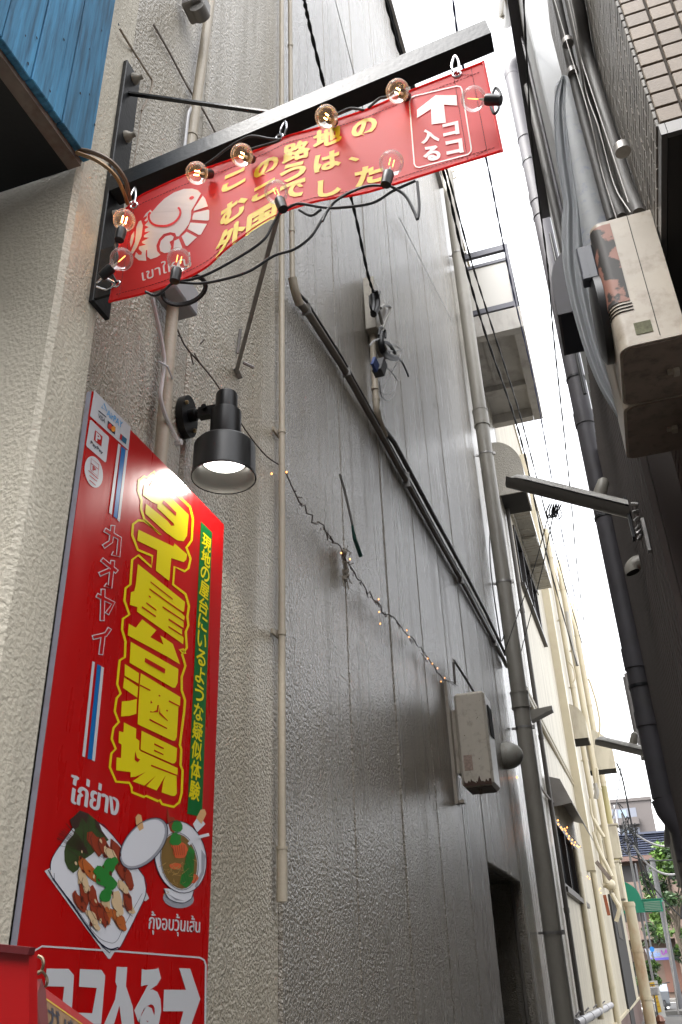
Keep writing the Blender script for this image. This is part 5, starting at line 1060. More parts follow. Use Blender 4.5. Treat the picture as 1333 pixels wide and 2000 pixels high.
# vent hood box
def hood(name, X0, xo, y0, y1, z0, z1, m, label, sgn=1, open_m=None):
    t = thing(name, label, 'vent hood', ((X0 + xo) / 2, (y0 + y1) / 2, z0)); n = 12
    w_ = xo - X0
    prof = [(X0, z1)] + [(X0 + w_ * math.sin(math.pi / 2 * k / n), z0 + (z1 - z0) * (.42 + .58 * math.cos(math.pi / 2 * k / n))) for k in range(1, n + 1)] + [(xo, z0), (X0, z0)]
    g = G(); g.prism([(x, y0, z) for x, z in prof], (0, y1 - y0, 0)); part('shell', g, m, t, smooth=True)
    g = G(); ins = .02; xa, xb = (min(X0, xo) + ins, max(X0, xo) - ins); g.box((xa, y0 + ins, z0 - .004), (xb, y1 - ins, z0 - .0005)); part('mouth', g, open_m or M['dark'], t); return t
ph0 = atx(1128, 520, RX); yh = ph0.y
h0, h1_ = aty(1090, 615, yh), aty(1080, 500, yh)
hood('vent_hood', RX, h0.x, yh, yh + .55, h0.z - .0, h1_.z + .05, M['dkpipe'], 'dark rounded vent hood on the ribbed building above the downspout brackets', open_m=mat('navy_mouth', (.012, .014, .03), .6))
# small round cowl on ribbed wall
q = atx(1252, 1095, RX); r_ = 17 * mpp(q); CW = thing('vent_cowl', 'small round grey cowl opening downwards on the ribbed wall', 'vent cowl', q)
c = aty(1240, 1085, q.y); g = G()
def cowl(u, v):
    a = 2 * math.pi * u; th = v * math.pi * .58; cen = V3(RX - .01, q.y, q.z - r_ * .2)
    piv = cen + V3(0, 0, -r_ * .9); rad = r_ * .9; ctr_ = piv + V3(-math.sin(th) * r_ * 1.0, 0, math.cos(th) * r_ * .9)
    ax_ = V3(math.sin(th), 0, math.cos(th)); return ctr_ + (V3(0, 1, 0) * math.cos(a) + V3(-math.sin(th), 0, math.cos(th)) * math.sin(a)) * rad * (1 - .1 * v)
g.grid(cowl, 22, 10); part('cowl', g, M['greypipe'], CW, smooth=True)
g = G(); ring_ = [cowl(i / 20, .97) for i in range(20)]; g.add(ring_, [tuple(range(20))]); part('mouth', g, M['dark'], CW)
# fluorescent alley lamps
def tube_lamp(pa, pb, Y, label, wpx, ang=.0):
    a, b = aty(*pa, Y), aty(*pb, Y); t = thing('alley_lamp', label, 'alley lamp', b); d = (b - a); L = d.length; u = d.normalized(); up = V3(0, 0, 1); up = (up - u * up.dot(u)).normalized(); s = u.cross(up); w_ = wpx * mpp(a)
    g = G(); n = 14; rows = 12
    def body(uu, vv):
        x = vv * L; e = min(1, (vv * 9) ** .5) if vv < .111 else 1; e = max(e, .2); ang_ = math.pi * uu
        return a + u * x + s * (math.cos(ang_) * w_ * .62 * e) + up * (math.sin(ang_) * w_ * .42 * e)
    g.grid(body, n, rows); part('shade', g, mat('lamp_shade_grey', (.50, .49, .46), .45, dirt=(.16, .14, .12), dirt_amt=.2, dscale=6) if 'lamp_shade_grey' not in bpy.data.materials else bpy.data.materials['lamp_shade_grey'], t, smooth=True, fix=False)
    g = G(); g.grid(lambda uu, vv: a + u * (vv * L * .97 + L * .012) + s * ((uu - .5) * 1.16 * w_) - up * (.012 + .25 * w_ * math.sin(math.pi * uu)), 8, 6); part('diffuser', g, mat('lamp_diffuser', (.34, .33, .31), .35) if 'lamp_diffuser' not in bpy.data.materials else bpy.data.materials['lamp_diffuser'], t, smooth=True, fix=False)
    g = G(); c_ = a + u * L * .72 + up * w_ * .42; g.lathe(c_, up + s * .2, [(w_ * .3, -.01), (w_ * .3, .03), (w_ * .26, w_ * .7), (w_ * .12, w_ * .85), (.0005, w_ * .87)], 14); part('photocell', g, M['greypipe'], t, smooth=True)
    g = G(); g.bar(b - u * .03, b + u * .12, .05, .05); g.box((RX - .02, Y - .04, b.z - .22), (RX - .001, Y + .04, b.z + .12)); part('bracket', g, M['black'], t)
    return t
YL1 = 6.0
tube_lamp((990, 938), (1238, 1000), YL1, 'long fluorescent alley lamp reaching out over the alley from the ribbed wall', 40)
tube_lamp((1163, 1446), (1264, 1470), 11.2, 'farther fluorescent alley lamp beside the fat downspout', 26)
g = G()
for k in range(6): q = atx(1250 + k * 2.0, 985 + k * 11, RX); g.tube([q + V3(-.01, 0, 0), q + V3(-.05, rr.uniform(-.02, .02), rr.uniform(-.06, .06))], .012, 6); g.tube([q + V3(-.02, 0, .03), q + V3(-.03, .06, -.08)], .005, 5)
q = atx(1262, 1030, RX); g.box((RX - .02, q.y - .02, q.z - .16), (RX - .001, q.y + .02, q.z + .06)); solo('terminal_strip', g, M['zinc'], 'metal terminal strip with frayed wires where the long alley lamp meets the wall', 'terminal strip')
# dangling splice under the long lamp and its two stay wires
g = G(); YS = 6.05
def st(pts, r, Y=YS): g.tube(smooth_path([aty(x, y, Y) for x, y in pts], 5), r, 6)
for k in range(4): st([(1074 + k * 4, 985), (1068 + k * 5, 1000), (1072 + k * 5, 1012 - k), (1080 + k * 3, 1000), (1082 + k * 5, 985)], .006)
st([(1078, 996), (1088, 1014), (1098, 1006), (1092, 990)], .004); solo('cable_joint', g, M['rubber'], 'bunch of black cable loops hanging under the long alley lamp', 'cable joint', smooth=True)
# overhead cables
def ohc(pts, mode, val, r, label, m=None, twist=True, dashed=False):
    P = []
    for k, (x, y) in enumerate(pts):
        v = val[k] if isinstance(val, (list, tuple)) else val
        P.append({'x': atx, 'y': aty, 'z': atz}[mode](x, y, v))
    S = smooth_path(P, 14); g = G()
    if twist:
        for s_ in (0, math.pi): g.tube([p + V3(math.cos(i * .9 + s_), math.sin(i * .9 + s_), 0) * r * 1.0 for i, p in enumerate(S)], r, 6)
    else: g.tube(S, r, 6)
    return solo('overhead_cable', g, m or M['rubber'], label, 'cable', smooth=True)
ohc([(590, -20), (605, 50), (637, 185), (665, 310), (692, 410), (720, 540), (737, 588)], 'x', [-.80, -.82, -.86, -.9, -.93, -.96, -.98], .0055, 'twisted black cable dropping behind the beam to the tangled wall joint')
ohc([(748, -20), (787, 122), (830, 240), (868, 340), (905, 500), (948, 650), (1000, 800), (1028, 900), (1070, 1090), (1128, 1300)], 'z', 8.2, .008, 'twisted black cable pair passing in front of the balcony panel')
ohc([(752, -20), (795, 135), (840, 250), (872, 330), (918, 500), (962, 640), (1010, 790), (1040, 900), (1092, 1100), (1150, 1300)], 'z', 8.25, .006, 'thinner twisted cable running just beside the pair in front of the balcony')
blue_c = mat('blue_grey_cable', (.05, .06, .16), .5)
ohc([(882, -20), (905, 130), (950, 310), (978, 450), (1005, 580), (1040, 730), (1065, 860), (1090, 1000), (1130, 1200)], 'z', 9.2, .006, 'blue grey twisted cable skimming the outer balcony edge', blue_c)
ohc([(1022, -20), (1040, 280), (1070, 520), (1080, 640), (1095, 780), (1108, 900), (1118, 1000), (1130, 1130), (1150, 1280)], 'z', 8.8, .006, 'wavy black cable hanging in the sky strip by the downspout elbow')
ohc([(985, 1275), (1040, 1120), (1072, 1005)], 'y', [9.2, 7.6, 6.05], .005, 'thin stay wire from the grey downspout to the long alley lamp', twist=False)
ohc([(1015, 1285), (1055, 1130), (1080, 1010)], 'y', [9.5, 7.7, 6.05], .005, 'second thin stay wire under the long alley lamp', twist=False)
g = G(); g.tube([atx(780, 425, -1.04), atx(882, 625, -1.04)], .004, 5); solo('wire', g, M['zinc'], 'hair thin wire slanting over the stucco panels towards the balcony', 'wire')
g = G(); g.tube([atx(655, 0, -1.04), atx(715, 235, -1.04)], .0035, 5); solo('wire', g, M['zinc'], 'hair thin wire on the upper stucco panels above the beam', 'wire')
g = G(); g.tube(smooth_path([atx(958, 1000, -1.03), atx(958, 1100, -1.03), atx(975, 1230, -1.03), atx(980, 1252, -1.03), atx(985, 1240, -1.0)], 5), .007, 6); solo('cable', g, M['rubber'], 'black cable dropping along the last stucco panels to the slanting bundle', 'cable', smooth=True)

# ================================================================ DUCTS, PIPES AND BOXES ON THE CREAM BUILDING
def cpipe(px, py, off, z0, z1, r, m, name, label, cat='pipe', saddles=0, square=False):
    # stands in front of the cream wall where the photo shows its foot
    X = -1.0 + off
    p = atx(px, py, X); p.x = cx(p.y) + off + r; p = aty(px, py, p.y); g = G(); c0 = V3(p.x, p.y, 0)
    if square: g.bbox((c0.x - r, c0.y - r, z0), (c0.x + r, c0.y + r, z1), .008)
    else: g.tube([c0 + V3(0, 0, z0), c0 + V3(0, 0, z1)], r, 12)
    for k in range(saddles):
        z = z0 + (z1 - z0) * (k + .5) / saddles; g.tube([c0 + V3(0, 0, z), c0 + V3(0, 0, z + .05)], r * 1.15, 12); g.box((c0.x - r - off, c0.y - .02, z + .01), (c0.x, c0.y + .02, z + .04))
    return solo(name, g, m, label, cat, smooth=not square)
g = G(); qd = atx(1066, 1500, -1.0); g.tube([(-1.0, qd.y, .15), (-1.0, qd.y, 9.0)], .032, 10)
for z in (2.2, 4.4, 6.3): g.tube([(-1.0, qd.y, z), (-1.0, qd.y, z + .06)], .038, 10)
solo('drain_pipe', g, mat('brown_pipe', (.10, .09, .08), .5), 'slim dark brown drain pipe beside the hooded windows', 'pipe', smooth=True)
g = G(); g.tube([atx(1126, 2000, -.98), atx(1194, 1963, -.98)], .05, 12)
for t in (.15, .4, .62, .85): a = atx(1126 + 68 * t, 2000 - 37 * t, -.98); g.tube([a + V3(-.06, 0, .05), a + V3(0, 0, .1)], .012, 6); g.tube([a - V3(0, .02, 0), a + V3(0, .02, 0)], .056, 12)
solo('drain_pipe', g, mat('pale_pipe', (.34, .335, .35), .35), 'level pale pipe clipped low along the cream wall', 'pipe', smooth=True)
g = G()
for o_ in (0, .10): g.tube([atx(1028, 1358, -1.02) + V3(0, 0, o_), atx(1066, 1432, -1.02) + V3(0, 0, o_), atx(1124, 1542, -1.02) + V3(0, 0, o_)], .035, 8)
solo('drain_pipe', g, M['creampipe'], 'pair of slanting cream pipes above the small awning', 'pipe', smooth=True)
# bent cable, small LED lamp
g = G(); g.tube(smooth_path([atx(x, y, -1.0) for x, y in [(1050, 1525), (1062, 1545), (1078, 1565), (1086, 1568), (1082, 1560)]], 5), .016, 7); solo('cable', g, M['zinc'], 'bent grey cable curling down to the small awning corner', 'cable', smooth=True)
qa = aty(1036, 1396, dy_ + .3); qb = aty(1079, 1384, dy_ + .3); g = G(); u = (qb - qa).normalized(); up = V3(0, 0, 1); w_ = 9 * mpp(qa)
g.add([qa + up * w_, qa - up * w_ * 1.2, qb - up * w_ * .1, qb + up * w_ * .7, qa + up * w_ + V3(0, .16, 0), qa - up * w_ * 1.2 + V3(0, .16, 0), qb - up * w_ * .1 + V3(0, .16, 0), qb + up * w_ * .7 + V3(0, .16, 0)], [(0, 1, 2, 3), (7, 6, 5, 4), (0, 3, 7, 4), (1, 5, 6, 2), (3, 2, 6, 7), (0, 4, 5, 1)])
solo('wall_lamp', g, M['greypipe'], 'small wedge shaped grey lamp clamped to the grey downspout', 'lamp')
cpipe(1150, 1706, .0, 3.25, 12.9, .15, M['creampipe'], 'square_duct', 'big square cream duct ending in a stub above the lower window', 'duct', 0, True)
cpipe(1161, 1900, .02, .9, 3.3, .05, M['creampipe'], 'drain_pipe', 'round cream pipe dropping from the foot of the square duct', 'pipe', 3)
cpipe(1180, 1830, .05, .2, 12.6, .06, M['creampipe'], 'drain_pipe', 'tall cream pipe next beyond the square duct', 'pipe', 6)
cpipe(1170, 1640, .12, 3.4, 13.2, .07, M['creampipe'], 'drain_pipe', 'cream pipe with saddles standing proud of the wall past the duct', 'pipe', 5)
cpipe(1186, 1640, .22, 3.0, 13.6, .09, M['creampipe'], 'drain_pipe', 'fat cream pipe running up to the parapet past the duct', 'pipe', 5)
cpipe(1199, 1640, .3, 3.2, 13.8, .10, M['creampipe'], 'drain_pipe', 'cream pipe last before the stacked wall boxes', 'pipe', 4)
cpipe(1201, 1660, .36, 3.6, 6.4, .09, mat('yellow_pipe', (.36, .31, .14), .45), 'gas_pipe', 'short yellow pipe in front of the stacked wall boxes', 'pipe', 0)
p = aty(1250, 1880, 24.0); g = G(); zrp = aty(1224, 1762, 24).z; g.tube([(p.x, 24, 0), (p.x, 24, zrp)], .13, 14)
for z in (.9, 1.9, zrp - .1): g.tube([(p.x, 24, z), (p.x, 24, z + .07)], .145, 14)
solo('drain_pipe', g, mat('rusty_cream_pipe', (.36, .31, .21), .5, dirt=(.20, .075, .012), dirt_amt=.42, dscale=2.6, stretch=(1, 1, .35)), 'cream pipe streaked with orange rust at the far end of the building', 'pipe', smooth=True)
g = G(); g.box((cx(26) + .004, 25.5, .0), (cx(26) + .05, 33, 3.3)); solo('shade_panel', g, M['dark'], 'dark panel added low on the cream wall as shade behind the rusty pipe', 'shade panel')  # dark panel standing in for the shade behind the rusty pipe
# vent hoods along the upper cream wall
hy = atx(962, 880, -1.06).y; 
hA = aty(1030, 962, hy); hT = aty(965, 874, hy); hB = aty(985, 962, hy)
hood('vent_hood', cx(hy), hA.x, hy, hy + .7, (hA.z + hB.z) / 2, hT.z + .1, M['cream_grey'], 'big rounded cream vent hood peeping out behind the grey downspout')
for (px0, py0, px1, py1, lab) in ((1118, 1440, 1150, 1372, 'cream vent hood beside the square duct'), (1176, 1500, 1204, 1420, 'cream vent hood by the farther alley lamp')):
    yy = 19.5 if px0 < 1150 else 27; b_ = aty(px1, py0, yy); t_ = aty(px0, py1, yy); hood('vent_hood', cx(yy), max(b_.x, cx(yy) + .25), yy, yy + .8, b_.z, t_.z, M['cream'], lab)
# globe, boxes and clutter
q = aty(1192, 1728, 24.0); r_ = 20 * mpp(q) * .5; g = G(); r_ = 10.5 * mpp(q); 
g.lathe(q, (1, 0, 0), [(.0005, -r_)] + [(r_ * math.sin(a), -r_ * math.cos(a)) for a in [math.pi * k / 12 for k in range(1, 12)]] + [(.0005, r_)], 18); g.tube([q, V3(cx(24) + .001, 24, q.z)], r_ * .5, 10); solo('wall_vent', g, M['creampipe'], 'round yellowish ball vent on the cream wall by the stacked boxes', 'vent', smooth=True)
for (a_, b_, yy, lab) in (((1197, 1612), (1216, 1676), 27.5, 'upper of two cream wall boxes by the yellow pipe'), ((1196, 1684), (1222, 1756), 27.0, 'lower and larger cream wall box above the rusty pipe')):
    p, q = aty(*a_, yy), aty(*b_, yy); g = G(); g.bbox((cx(yy) + .002, yy, q.z), (q.x, yy + .6, p.z), .02); g.box((cx(yy) + .004, yy - .02, p.z + .002), (q.x + .05, yy + .63, p.z + .05)); solo('wall_box', g, M['cream'], lab, 'wall box')
g = G(); yy = 23.0
def cl(pts, r): g.tube(smooth_path([aty(x, y, yy) for x, y in pts], 5), r, 7)
cl([(1158, 1625), (1170, 1660), (1185, 1690), (1195, 1712)], .05); cl([(1160, 1600), (1172, 1622), (1180, 1635)], .045); cl([(1152, 1560), (1156, 1590), (1163, 1612), (1161, 1640)], .03); cl([(1166, 1500), (1169, 1530), (1166, 1548)], .035); cl([(1150, 1325), (1157, 1345), (1165, 1372), (1172, 1410), (1170, 1440)], .03)
cl([(1195, 1745), (1203, 1760), (1210, 1775), (1204, 1800)], .05); cl([(1110, 1290), (1120, 1305), (1123, 1325), (1117, 1335)], .02)
solo('pipe_tangle', g, M['creampipe'], 'tangle of cream bent pipes and hoses on the far cream wall', 'pipes', smooth=True)
g = G(); cl([(1107, 1195), (1112, 1225), (1118, 1260), (1128, 1300)], .05); cl([(1163, 1530), (1166, 1545), (1164, 1560)], .06); solo('hose', g, M['greypipe'], 'grey lagged hoses clinging to the far cream wall', 'hose', smooth=True)
g = G(); a = aty(1181, 1748, 22.0); b = aty(1190, 1788, 22.0); g.bar(a, b, .07, .07); solo('rusty_bar', g, mat('rust_red', (.25, .07, .03), .8), 'rust red upright bar on the cream wall under the ball vent', 'bar')
g = G(); a = aty(1165, 1683, 21.5); b = aty(1193, 1718, 21.5); g.bar(a, b, .09, .09); solo('stay_bar', g, rust_m, 'dark slanting stay bar by the ball vent', 'bar')
g = G(); p, q = aty(1205, 1790, 28), aty(1222, 1832, 28); g.box((cx(28) + .004, 27, q.z), (cx(28) + .05, 30, p.z)); solo('far_window', g, frame_m, 'dark framed window low on the far cream wall beside the rusty pipe', 'window')
# fairy lights under the awning and along the wall
F2 = thing('fairy_lights', 'cluster of orange fairy lights tucked under the small awning', 'fairy lights', atx(1110, 1630, -.95))
dots([(1090, 1602), (1091, 1610), (1096, 1616), (1099, 1620), (1105, 1622), (1107, 1628), (1103, 1618), (1112, 1633), (1111, 1638), (1118, 1640), (1117, 1647), (1124, 1645), (1127, 1652), (1130, 1655), (1133, 1653), (1122, 1650), (1108, 1616)], -.92, F2, .010)
g = G(); g.tube(smooth_path([atx(x, y, -.92) for x, y in [(1088, 1598), (1100, 1614), (1112, 1628), (1124, 1642), (1136, 1656)]], 4), .006, 5); part('wire', g, wire_m, F2)
F3 = thing('fairy_lights', 'few fairy lights scattered on the cream wall past the lower window', 'fairy lights', atx(1165, 1730, -.95))
dots([(1059, 1568), (1060, 1580), (1148, 1712), (1152, 1716), (1171, 1738), (1174, 1744), (1173, 1735), (1183, 1750), (1190, 1755), (1187, 1762)], -.97, F3, .010)
# ================================================================ STREET END
# green awning on the far corner
YG = 36.3
AW = thing('shop_awning', 'green rounded canvas awning on the far corner of the cream building', 'awning', (-.6, YG, 4))
aw_m = cloth_mat('awning_canvas', (.005, .17, .10), .25, .6, (.01, .4, .25))
p = aty(1224, 1716, YG); q = aty(1250, 1785, YG); e = aty(1297, 1784, YG); e0 = aty(1296, 1757, YG)
n = 12; x0 = p.x - .6; zb2 = aty(1258, 1782, YG).z; zt2_ = p.z; rx_ = aty(1253, 1757, YG).x - x0
zmid = aty(1253, 1757, YG).z
g = G(); prof = [(x0 + rx_ * math.sin(math.pi / 2 * k / n), zmid + (zt2_ - zmid) * math.cos(math.pi / 2 * k / n)) for k in range(n + 1)]
pl = [(x, YG, z) for x, z in prof] + [(x0, YG, zmid)]
g.prism(pl, (0, .9, 0)); g.box((x0, YG + .002, zb2), (rx_ + x0, YG + .03, zmid - .002)); part('canopy', g, aw_m, AW)
g = G(); g.add([(x0 + rx_, YG, zmid), (e0.x, YG + .3, e0.z), (e0.x, YG + 1.2, e0.z), (x0 + rx_, YG + 1.5, zmid)], [(0, 1, 2, 3)]); g.box((x0 + rx_, YG, zmid - .02), (e0.x, YG + .05, zmid + .01)); g.box((x0 + rx_ - .05, YG + .031, zb2), (e.x, YG + .06, zmid - .021)); part('valance', g, aw_m, AW, fix=False)
sl = mat('awning_slat', (.10, .20, .14), .6)
for k in range(6):
    g = G(); z = zb2 + .04 + (zmid - zb2 - .1) * k / 6; g.box((x0 + rx_ + .06, YG - .004, z), (e.x - .06, YG + .028, z + .035)); part('slat', g, sl, AW)
g = G(); g.tube([aty(1296, 1760, YG), aty(1301, 1800, YG + .1), (aty(1310, 1900, YG + .2).x, YG + .2, .1)], .03, 8); part('post', g, M['zinc'], AW)
# shop sign board across the street
YS2 = 44
def quad(g, a, b, c, d, Y, th=.12):
    P = [aty(*t, Y) for t in (a, b, c, d)]; g.prism(P, (0, th, 0))
BS = thing('shop_board', 'white shop sign board with small coloured lettering over the far street', 'sign', aty(1285, 1880, YS2))
g = G(); quad(g, (1259, 1853), (1311, 1851), (1312, 1871), (1268, 1874), YS2); part('board', g, mat('sign_white', (.24, .24, .28), .5), BS)
g = G(); quad(g, (1268, 1872), (1312, 1869), (1313, 1874), (1268, 1876), YS2 - .02, .01); part('stripe', g, mat('sign_violet', (.09, .07, .35), .5), BS)
def far_hit(Y): return lambda x, y, off=0: aty(x, y, Y) + V3(0, -off, 0)
g = G(); pix_glyph(g, far_hit(YS2), 'Patio', (1268, 1858), (1289, 1857), (1270, 1869), .03, .02); part('lettering', g, mat('sign_blue_text', (.18, .28, .55), .5), BS, fix=False)
g = G(); ribbon(g, far_hit(YS2), curve2([(1292, 1856), (1295, 1864), (1299, 1862), (1301, 1855), (1303, 1862)]), 2.2, .03); part('logo', g, mat('sign_purple_text', (.28, .06, .35), .5), BS, fix=False)
# street poles
g = G(); b_ = aty(1331, 1962, 40.5); t_ = aty(1298, 1795, 40.5); g.tube([(b_.x - .02, 40.5, 0), (b_.x - .02, 40.5, 5.6)], .11, 10); solo('utility_pole', g, mat('pole_grey', (.09, .09, .095), .7), 'grey concrete utility pole on the far street by the tree', 'pole', smooth=True)
g = G(); c_ = aty(1276, 1870, 40); g.tube([(c_.x, 40, 0), (c_.x, 40, 5.4)], .035, 8); sp = solo('sign_pole', g, bpy.data.materials['pole_grey'], 'thin metal road sign pole with a round blue sign', 'sign pole', smooth=True)
g = G(); s_ = aty(1274, 1854, 39.9); g.lathe(s_, (0, -1, 0), [(.0005, .02), (4.6 * mpp(s_), .02), (4.6 * mpp(s_), 0), (.0005, 0)], 18); part('disc', g, mat('road_sign_blue', (.02, .16, .45), .4), sp)
# bicycle parked at the corner
bxy = atz(1272, 1990, 0.0); by = 33.5; bx_ = aty(1281, 1960, by).x
BK = thing('bicycle', 'parked city bicycle with basket leaning by the rusty pipe', 'bicycle', (bx_, by, 0)); bkm = mat('bike_black', (.02, .02, .022), .4)
def wheel(cy, r=.33):
    g = G(); g.grid(lambda u, v: V3(bx_ + .02 * math.sin(6.2832 * v), cy + (r + .022 * math.cos(6.2832 * v)) * math.cos(6.2832 * u), r + .02 + (r + .022 * math.cos(6.2832 * v)) * math.sin(6.2832 * u)), 26, 6); w1 = part('wheel', g, M['rubber'], BK, smooth=True)
    g = G()
    for k in range(10): a = 6.2832 * k / 10; g.tube([(bx_, cy, r + .02), (bx_, cy + r * math.cos(a), r + .02 + r * math.sin(a))], .004, 4)
    part('spoke', g, M['steel'], w1)
wheel(by - .5); wheel(by + .5)
g = G(); A = V3(bx_, by - .5, .35); Bq = V3(bx_, by + .5, .35); C1 = V3(bx_, by + .05, .30); S1 = V3(bx_, by + .22, .82); H1 = V3(bx_, by - .36, .88)
for a, b in ((A, H1), (H1, C1), (C1, S1), (S1, Bq), (C1, Bq), (H1 + V3(0, .02, -.15), S1 + V3(0, 0, -.15))): g.tube([a, b], .018, 7)
g.tube([H1, H1 + V3(0, .03, .18)], .014, 6); g.tube([H1 + V3(-.28, .1, .2), H1 + V3(-.1, .0, .2), H1 + V3(.1, .0, .2), H1 + V3(.28, .1, .2)], .013, 6); part('frame', g, bkm, BK, smooth=True)
g = G(); g.bbox((bx_ - .08, by + .1, .9), (bx_ + .08, by + .36, .97), .02); part('saddle', g, bkm, BK); g = G(); g.bbox((bx_ - .17, by - .74, .78), (bx_ + .17, by - .46, 1.02), .02); part('basket', g, M['zinc'], BK)
# yellow notice stand
NS = thing('notice_stand', 'narrow upright stand with yellow notice behind the bicycle', 'stand', aty(1285, 1960, 36.8)); a_, b_ = (1266, 1917), (1281, 1916)
g = G(); quad(g, (1268, 1916), (1284, 1915), (1303, 1990), (1289, 1992), 36.8, .06); part('board', g, mat('stand_white', (.35, .345, .33), .6), NS)
g = G(); quad(g, (1269, 1919), (1278, 1918), (1293, 1976), (1284, 1979), 36.78, .01); part('notice', g, mat('notice_yellow', (.40, .25, .012), .6), NS)
g = G()
for k in range(6): ribbon(g, far_hit(36.77), [(1271.5 + k * 2.3, 1925 + k * 8.2), (1278 + k * 2.3, 1924 + k * 8.2)], 1.6, .01)
part('lettering', g, mat('notice_ink', (.25, .12, .01), .7), NS, fix=False)
# scooter helmet like chrome dome low at the corner -> round bollard top
g = G(); c_ = aty(1290, 1992, 30.5); r_ = 10 * mpp(c_); g.lathe((c_.x, 30.5, 0), (0, 0, 1), [(r_ * .8, 0), (r_ * .8, c_.z - r_ * .4), (r_, c_.z - r_ * .2), (r_ * .8, c_.z + r_ * .4), (r_ * .4, c_.z + r_ * .8), (.0005, c_.z + r_ * .9)], 16); solo('bollard', g, mat('bollard_brown', (.12, .05, .03), .12, .3), 'short brown bollard with shiny domed top at the alley mouth', 'bollard', smooth=True)
# parked scooter, pale blue and white
YC = 40.0; sx_ = aty(1300, 1965, YC).x
SCO = thing('scooter', 'pale blue and white scooter parked across the alley mouth', 'scooter', (sx_, YC, 0)); scm = mat('scooter_white', (.3, .32, .35), .25); scb = mat('scooter_blue', (.04, .16, .28), .25)
for yy in (YC - .55, YC + .55):
    g = G(); g.grid(lambda u, v: V3(sx_ + .05 * math.sin(6.2832 * v), yy + (.2 + .05 * math.cos(6.2832 * v)) * math.cos(6.2832 * u), .25 + (.2 + .05 * math.cos(6.2832 * v)) * math.sin(6.2832 * u)), 20, 8); part('wheel', g, M['rubber'], SCO, smooth=True)
g = G(); g.prism([(sx_ - .2, YC - .6, .35), (sx_ - .2, YC - .75, .75), (sx_ - .2, YC - .55, 1.0), (sx_ - .2, YC - .45, .55), (sx_ - .2, YC, .32), (sx_ - .2, YC + .1, .7), (sx_ - .2, YC + .8, .75), (sx_ - .2, YC + .75, .45), (sx_ - .2, YC + .3, .25), (sx_ - .2, YC - .4, .25)], (.4, 0, 0)); part('body', g, scm, SCO)
g = G(); g.prism([(sx_ - .215, YC - .55, .5), (sx_ - .215, YC - .7, .75), (sx_ - .215, YC - .6, .9), (sx_ - .215, YC - .48, .6)], (.43, 0, 0)); part('leg_shield', g, scb, SCO)
g = G(); g.bbox((sx_ - .17, YC + .1, .76), (sx_ + .17, YC + .8, .86), .03); part('seat', g, M['blackp'], SCO); g = G(); g.tube([(sx_ - .33, YC - .45, 1.05), (sx_, YC - .55, 1.0), (sx_ + .33, YC - .45, 1.05)], .02, 6); part('handlebar', g, M['blackp'], SCO)
# brown brick flats with balconies under a slate louvre roof
YF = 58.0
FB = thing('brick_flats', 'brown apartment block with balconies under a slate blue ribbed roof band across the street', 'building', (3, YF, 0))
fbrick = mat('flat_brown', (.095, .066, .05), .8, var=.08, vscale=1); fdark = mat('flat_recess', (.035, .033, .035), .6); fpar = mat('flat_parapet', (.115, .08, .064), .8, var=.06, vscale=.8)
zA = aty(1250, 1672, YF).z; zR = aty(1250, 1630, YF).z
g = G(); g.box((-14, YF + 1.0, 0), (14, YF + 9, zA)); part('wall', g, fbrick, FB)
slate = mat('slate_blue', (.04, .047, .075), .55, var=.08, vscale=.7)
g = G(); nl = 9
for k in range(nl): z0 = zA + .05 + (zR - zA - .05) * k / nl; g.prism([(-14, YF + .1, z0), (-14, YF - .03, z0 + .01), (-14, YF + .1, z0 + (zR - zA) / nl - .02)], (28, 0, 0))
g.box((-14, YF + .101, zA + .02), (14, YF + 8.5, zR)); g.box((-14, YF - .1, zR + .005), (14, YF + 8.6, zR + .12)); rf = part('roof', g, slate, FB)
g = G(); g.box((-14.05, YF - .15, zA - .25), (14.05, YF + .9, zA + .01)); part('eave', g, mat('eave_brown', (.10, .06, .05), .8), FB)
for k in range(3):
    z = zA - 1.75 - k * 2.15
    if z < 1.8: break
    for xx in range(-6, 6):
        g = G(); g.box((xx * 2.2, YF - .05, z - .6), (xx * 2.2 + 2.16, YF + .95, z + .35)); part('balcony', g, fpar, FB)
    for xx in range(-6, 6):
        g = G(); g.box((xx * 2.2 + .15, YF + .94, z + .4), (xx * 2.2 + 1.9, YF + .99, z + 1.35)); wn = part('window', g, fdark, FB)
        g = G(); g.box((xx * 2.2 + .3, YF + .90, z + .45), (xx * 2.2 + .95, YF + .93, z + 1.3)); part('pane', g, pane_m, wn)
for xx in (-3.3, 1.1, 3.3, 5.5):
    g = G(); g.box((xx, YF - .2, .1), (xx + .35, YF + .98, zA - .3)); part('pier', g, fbrick, FB)
for xx in range(-3, 4):
    g = G(); g.box((xx * 2.0 + .2, YF + .92, .3), (xx * 2.0 + 1.6, YF + .98, 1.9)); part('shopfront', g, [M['dark'], mat('shop_orange', (.10, .045, .03), .6) if 'shop_orange' not in bpy.data.materials else bpy.data.materials['shop_orange']][xx % 3 == 0], FB)
